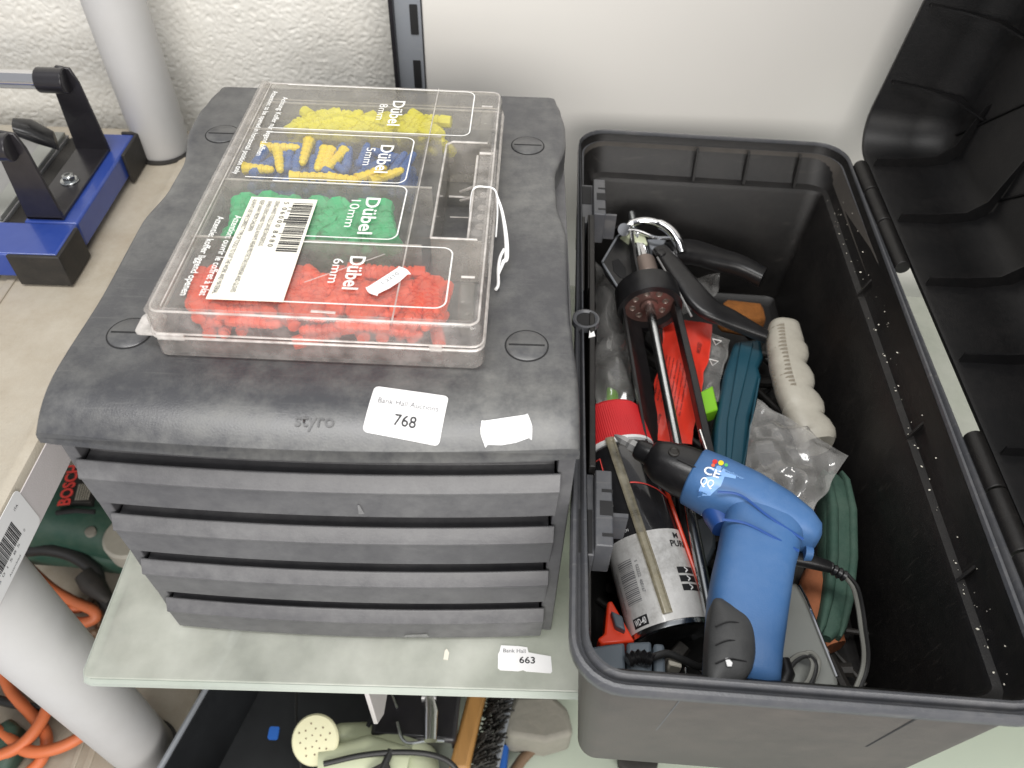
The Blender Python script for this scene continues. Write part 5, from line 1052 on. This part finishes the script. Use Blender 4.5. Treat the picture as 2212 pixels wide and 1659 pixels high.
# black tin with chrome handle
tn_ = thing('black_tin', at(930, 1560, GZ), 'black metal tin with a chrome lever handle', 'tin')
b = MB(frame(at(930, 1540, -0.31), (0.99, -0.05, 0), z=(0, 0, 1))); b.box(-0.052, 0.034, -0.045, 0.10, -0.0495, 0.055); b.build('body', M['black_paint'], tn_, bevel=0.004)
b = MB(); b.tube([at(927, 1507, -0.250), at(932, 1540, -0.245), at(930, 1600, -0.245)], [0.006, 0.0075, 0.0065], 14); b.build('lever', M['chrome'], tn_)
b = MB(); b.cyl(at(912, 1504, -0.250), at(942, 1504, -0.250), 0.0060, 14); b.build('lever_pivot', M['satin'], tn_)
b = MB(); b.tube(smooth_path([at(858, 1560, -0.252), at(868, 1594, -0.252), at(885, 1605, -0.252), at(925, 1600, -0.252), at(960, 1600, -0.252)], 5), 0.0018, 8); b.tube([at(843, 1490, -0.252), at(858, 1530, -0.252)], 0.0014, 8); b.build('rim_wire', M['zinc'], tn_)
# wooden brush
wb = thing('wooden_brush', at(1020, 1580, GZ), 'wooden hand brush with dark bristles below the glass shelf', 'brush')
plan([(1012, 1488), (1052, 1488), (1012, 1662), (968, 1662)], -0.285, -0.262, 'stock', M['wood'], wb, 0.004)
b = MB(); rnd = random.Random(2)
for i in range(260):
    k = rnd.random(); x = 1052 - 42 * k + rnd.uniform(2, 34); y = 1490 + 172 * k; p = at(x, y, -0.285); b.tube([p, p + Vector((rnd.uniform(0.004, 0.02), rnd.uniform(-0.006, 0.006), rnd.uniform(0.004, 0.022)))], 0.0011, 4)
br_ = b.build('bristles', M['bristle'], wb)
plan([(1095, 1488), (1112, 1490), (1076, 1665), (1050, 1665)], -0.300, -0.285, 'metal_edge', M['steel_grey'], wb, 0.002)
# grey stone block
tag(plan([(1112, 1500), (1195, 1498), (1228, 1530), (1240, 1585), (1180, 1602), (1098, 1590), (1085, 1560)], -0.355, -0.300, 'stone_block', M['stone'], None, 0.006, 3), 'grey brown stone block under the glass shelf near the toolbox', 'block')
b = MB(); b.tube([at(1158, 1612, -0.345), at(1128, 1640, -0.345), at(1095, 1690, -0.345)], [0.005, 0.006, 0.006], 10); tag(b.build('brown_stick', M['brown']), 'brown wooden stick lying on the lower glass shelf', 'stick')
b = MB(); b.tube([at(1088, 1612, -0.345), at(1080, 1680, -0.345)], [0.006, 0.007], 10); tag(b.build('blue_handle_tip', M['blue_tip']), 'bright blue handle tip beside the wooden brush', 'handle')
cable('black_cable', [(640, 1485, -0.25), (640, 1560, -0.245), (648, 1640, -0.245), (655, 1700, -0.245)], 0.0014, M['cable_black'], 'thin dark wire hanging left of the cream rose')
cable('black_cable', [(700, 1650, -0.232), (780, 1632, -0.228), (860, 1625, -0.228), (930, 1630, -0.230), (975, 1650, -0.24), (1000, 1690, -0.25)], 0.0028, M['cable_black'], 'black cable arching over the pale watering can')
b = MB(); b.tube([at(825, 1665, -0.228), at(845, 1620, -0.228)], 0.0035, 10); tag(b.build('dark_rod', M['cable_black']), 'short dark rod slanting over the watering can', 'rod')
plan([(790, 1665), (838, 1640), (850, 1680), (800, 1690)], -0.236, -0.2255, 'black_label', M['rubber'], wc, 0.001)
b = MB(); b.super([(at(1335, 1632, -0.350), 0.012, 0.008), (at(1360, 1634, -0.350), 0.022, 0.009), (at(1395, 1640, -0.350), 0.020, 0.009), (at(1420, 1648, -0.350), 0.010, 0.008)], 20, 2.6); tag(b.build('black_goggle_strap', M['rubber']), 'small black rubber piece below the toolbox corner', 'rubber piece')
b = MB(); b.tube([at(1928, 1610, -0.355), at(1936, 1680, -0.355)], 0.0022, 8); tag(b.build('black_cable', M['cable_black']), 'short dark lead on the lower glass right of the toolbox', 'cable')
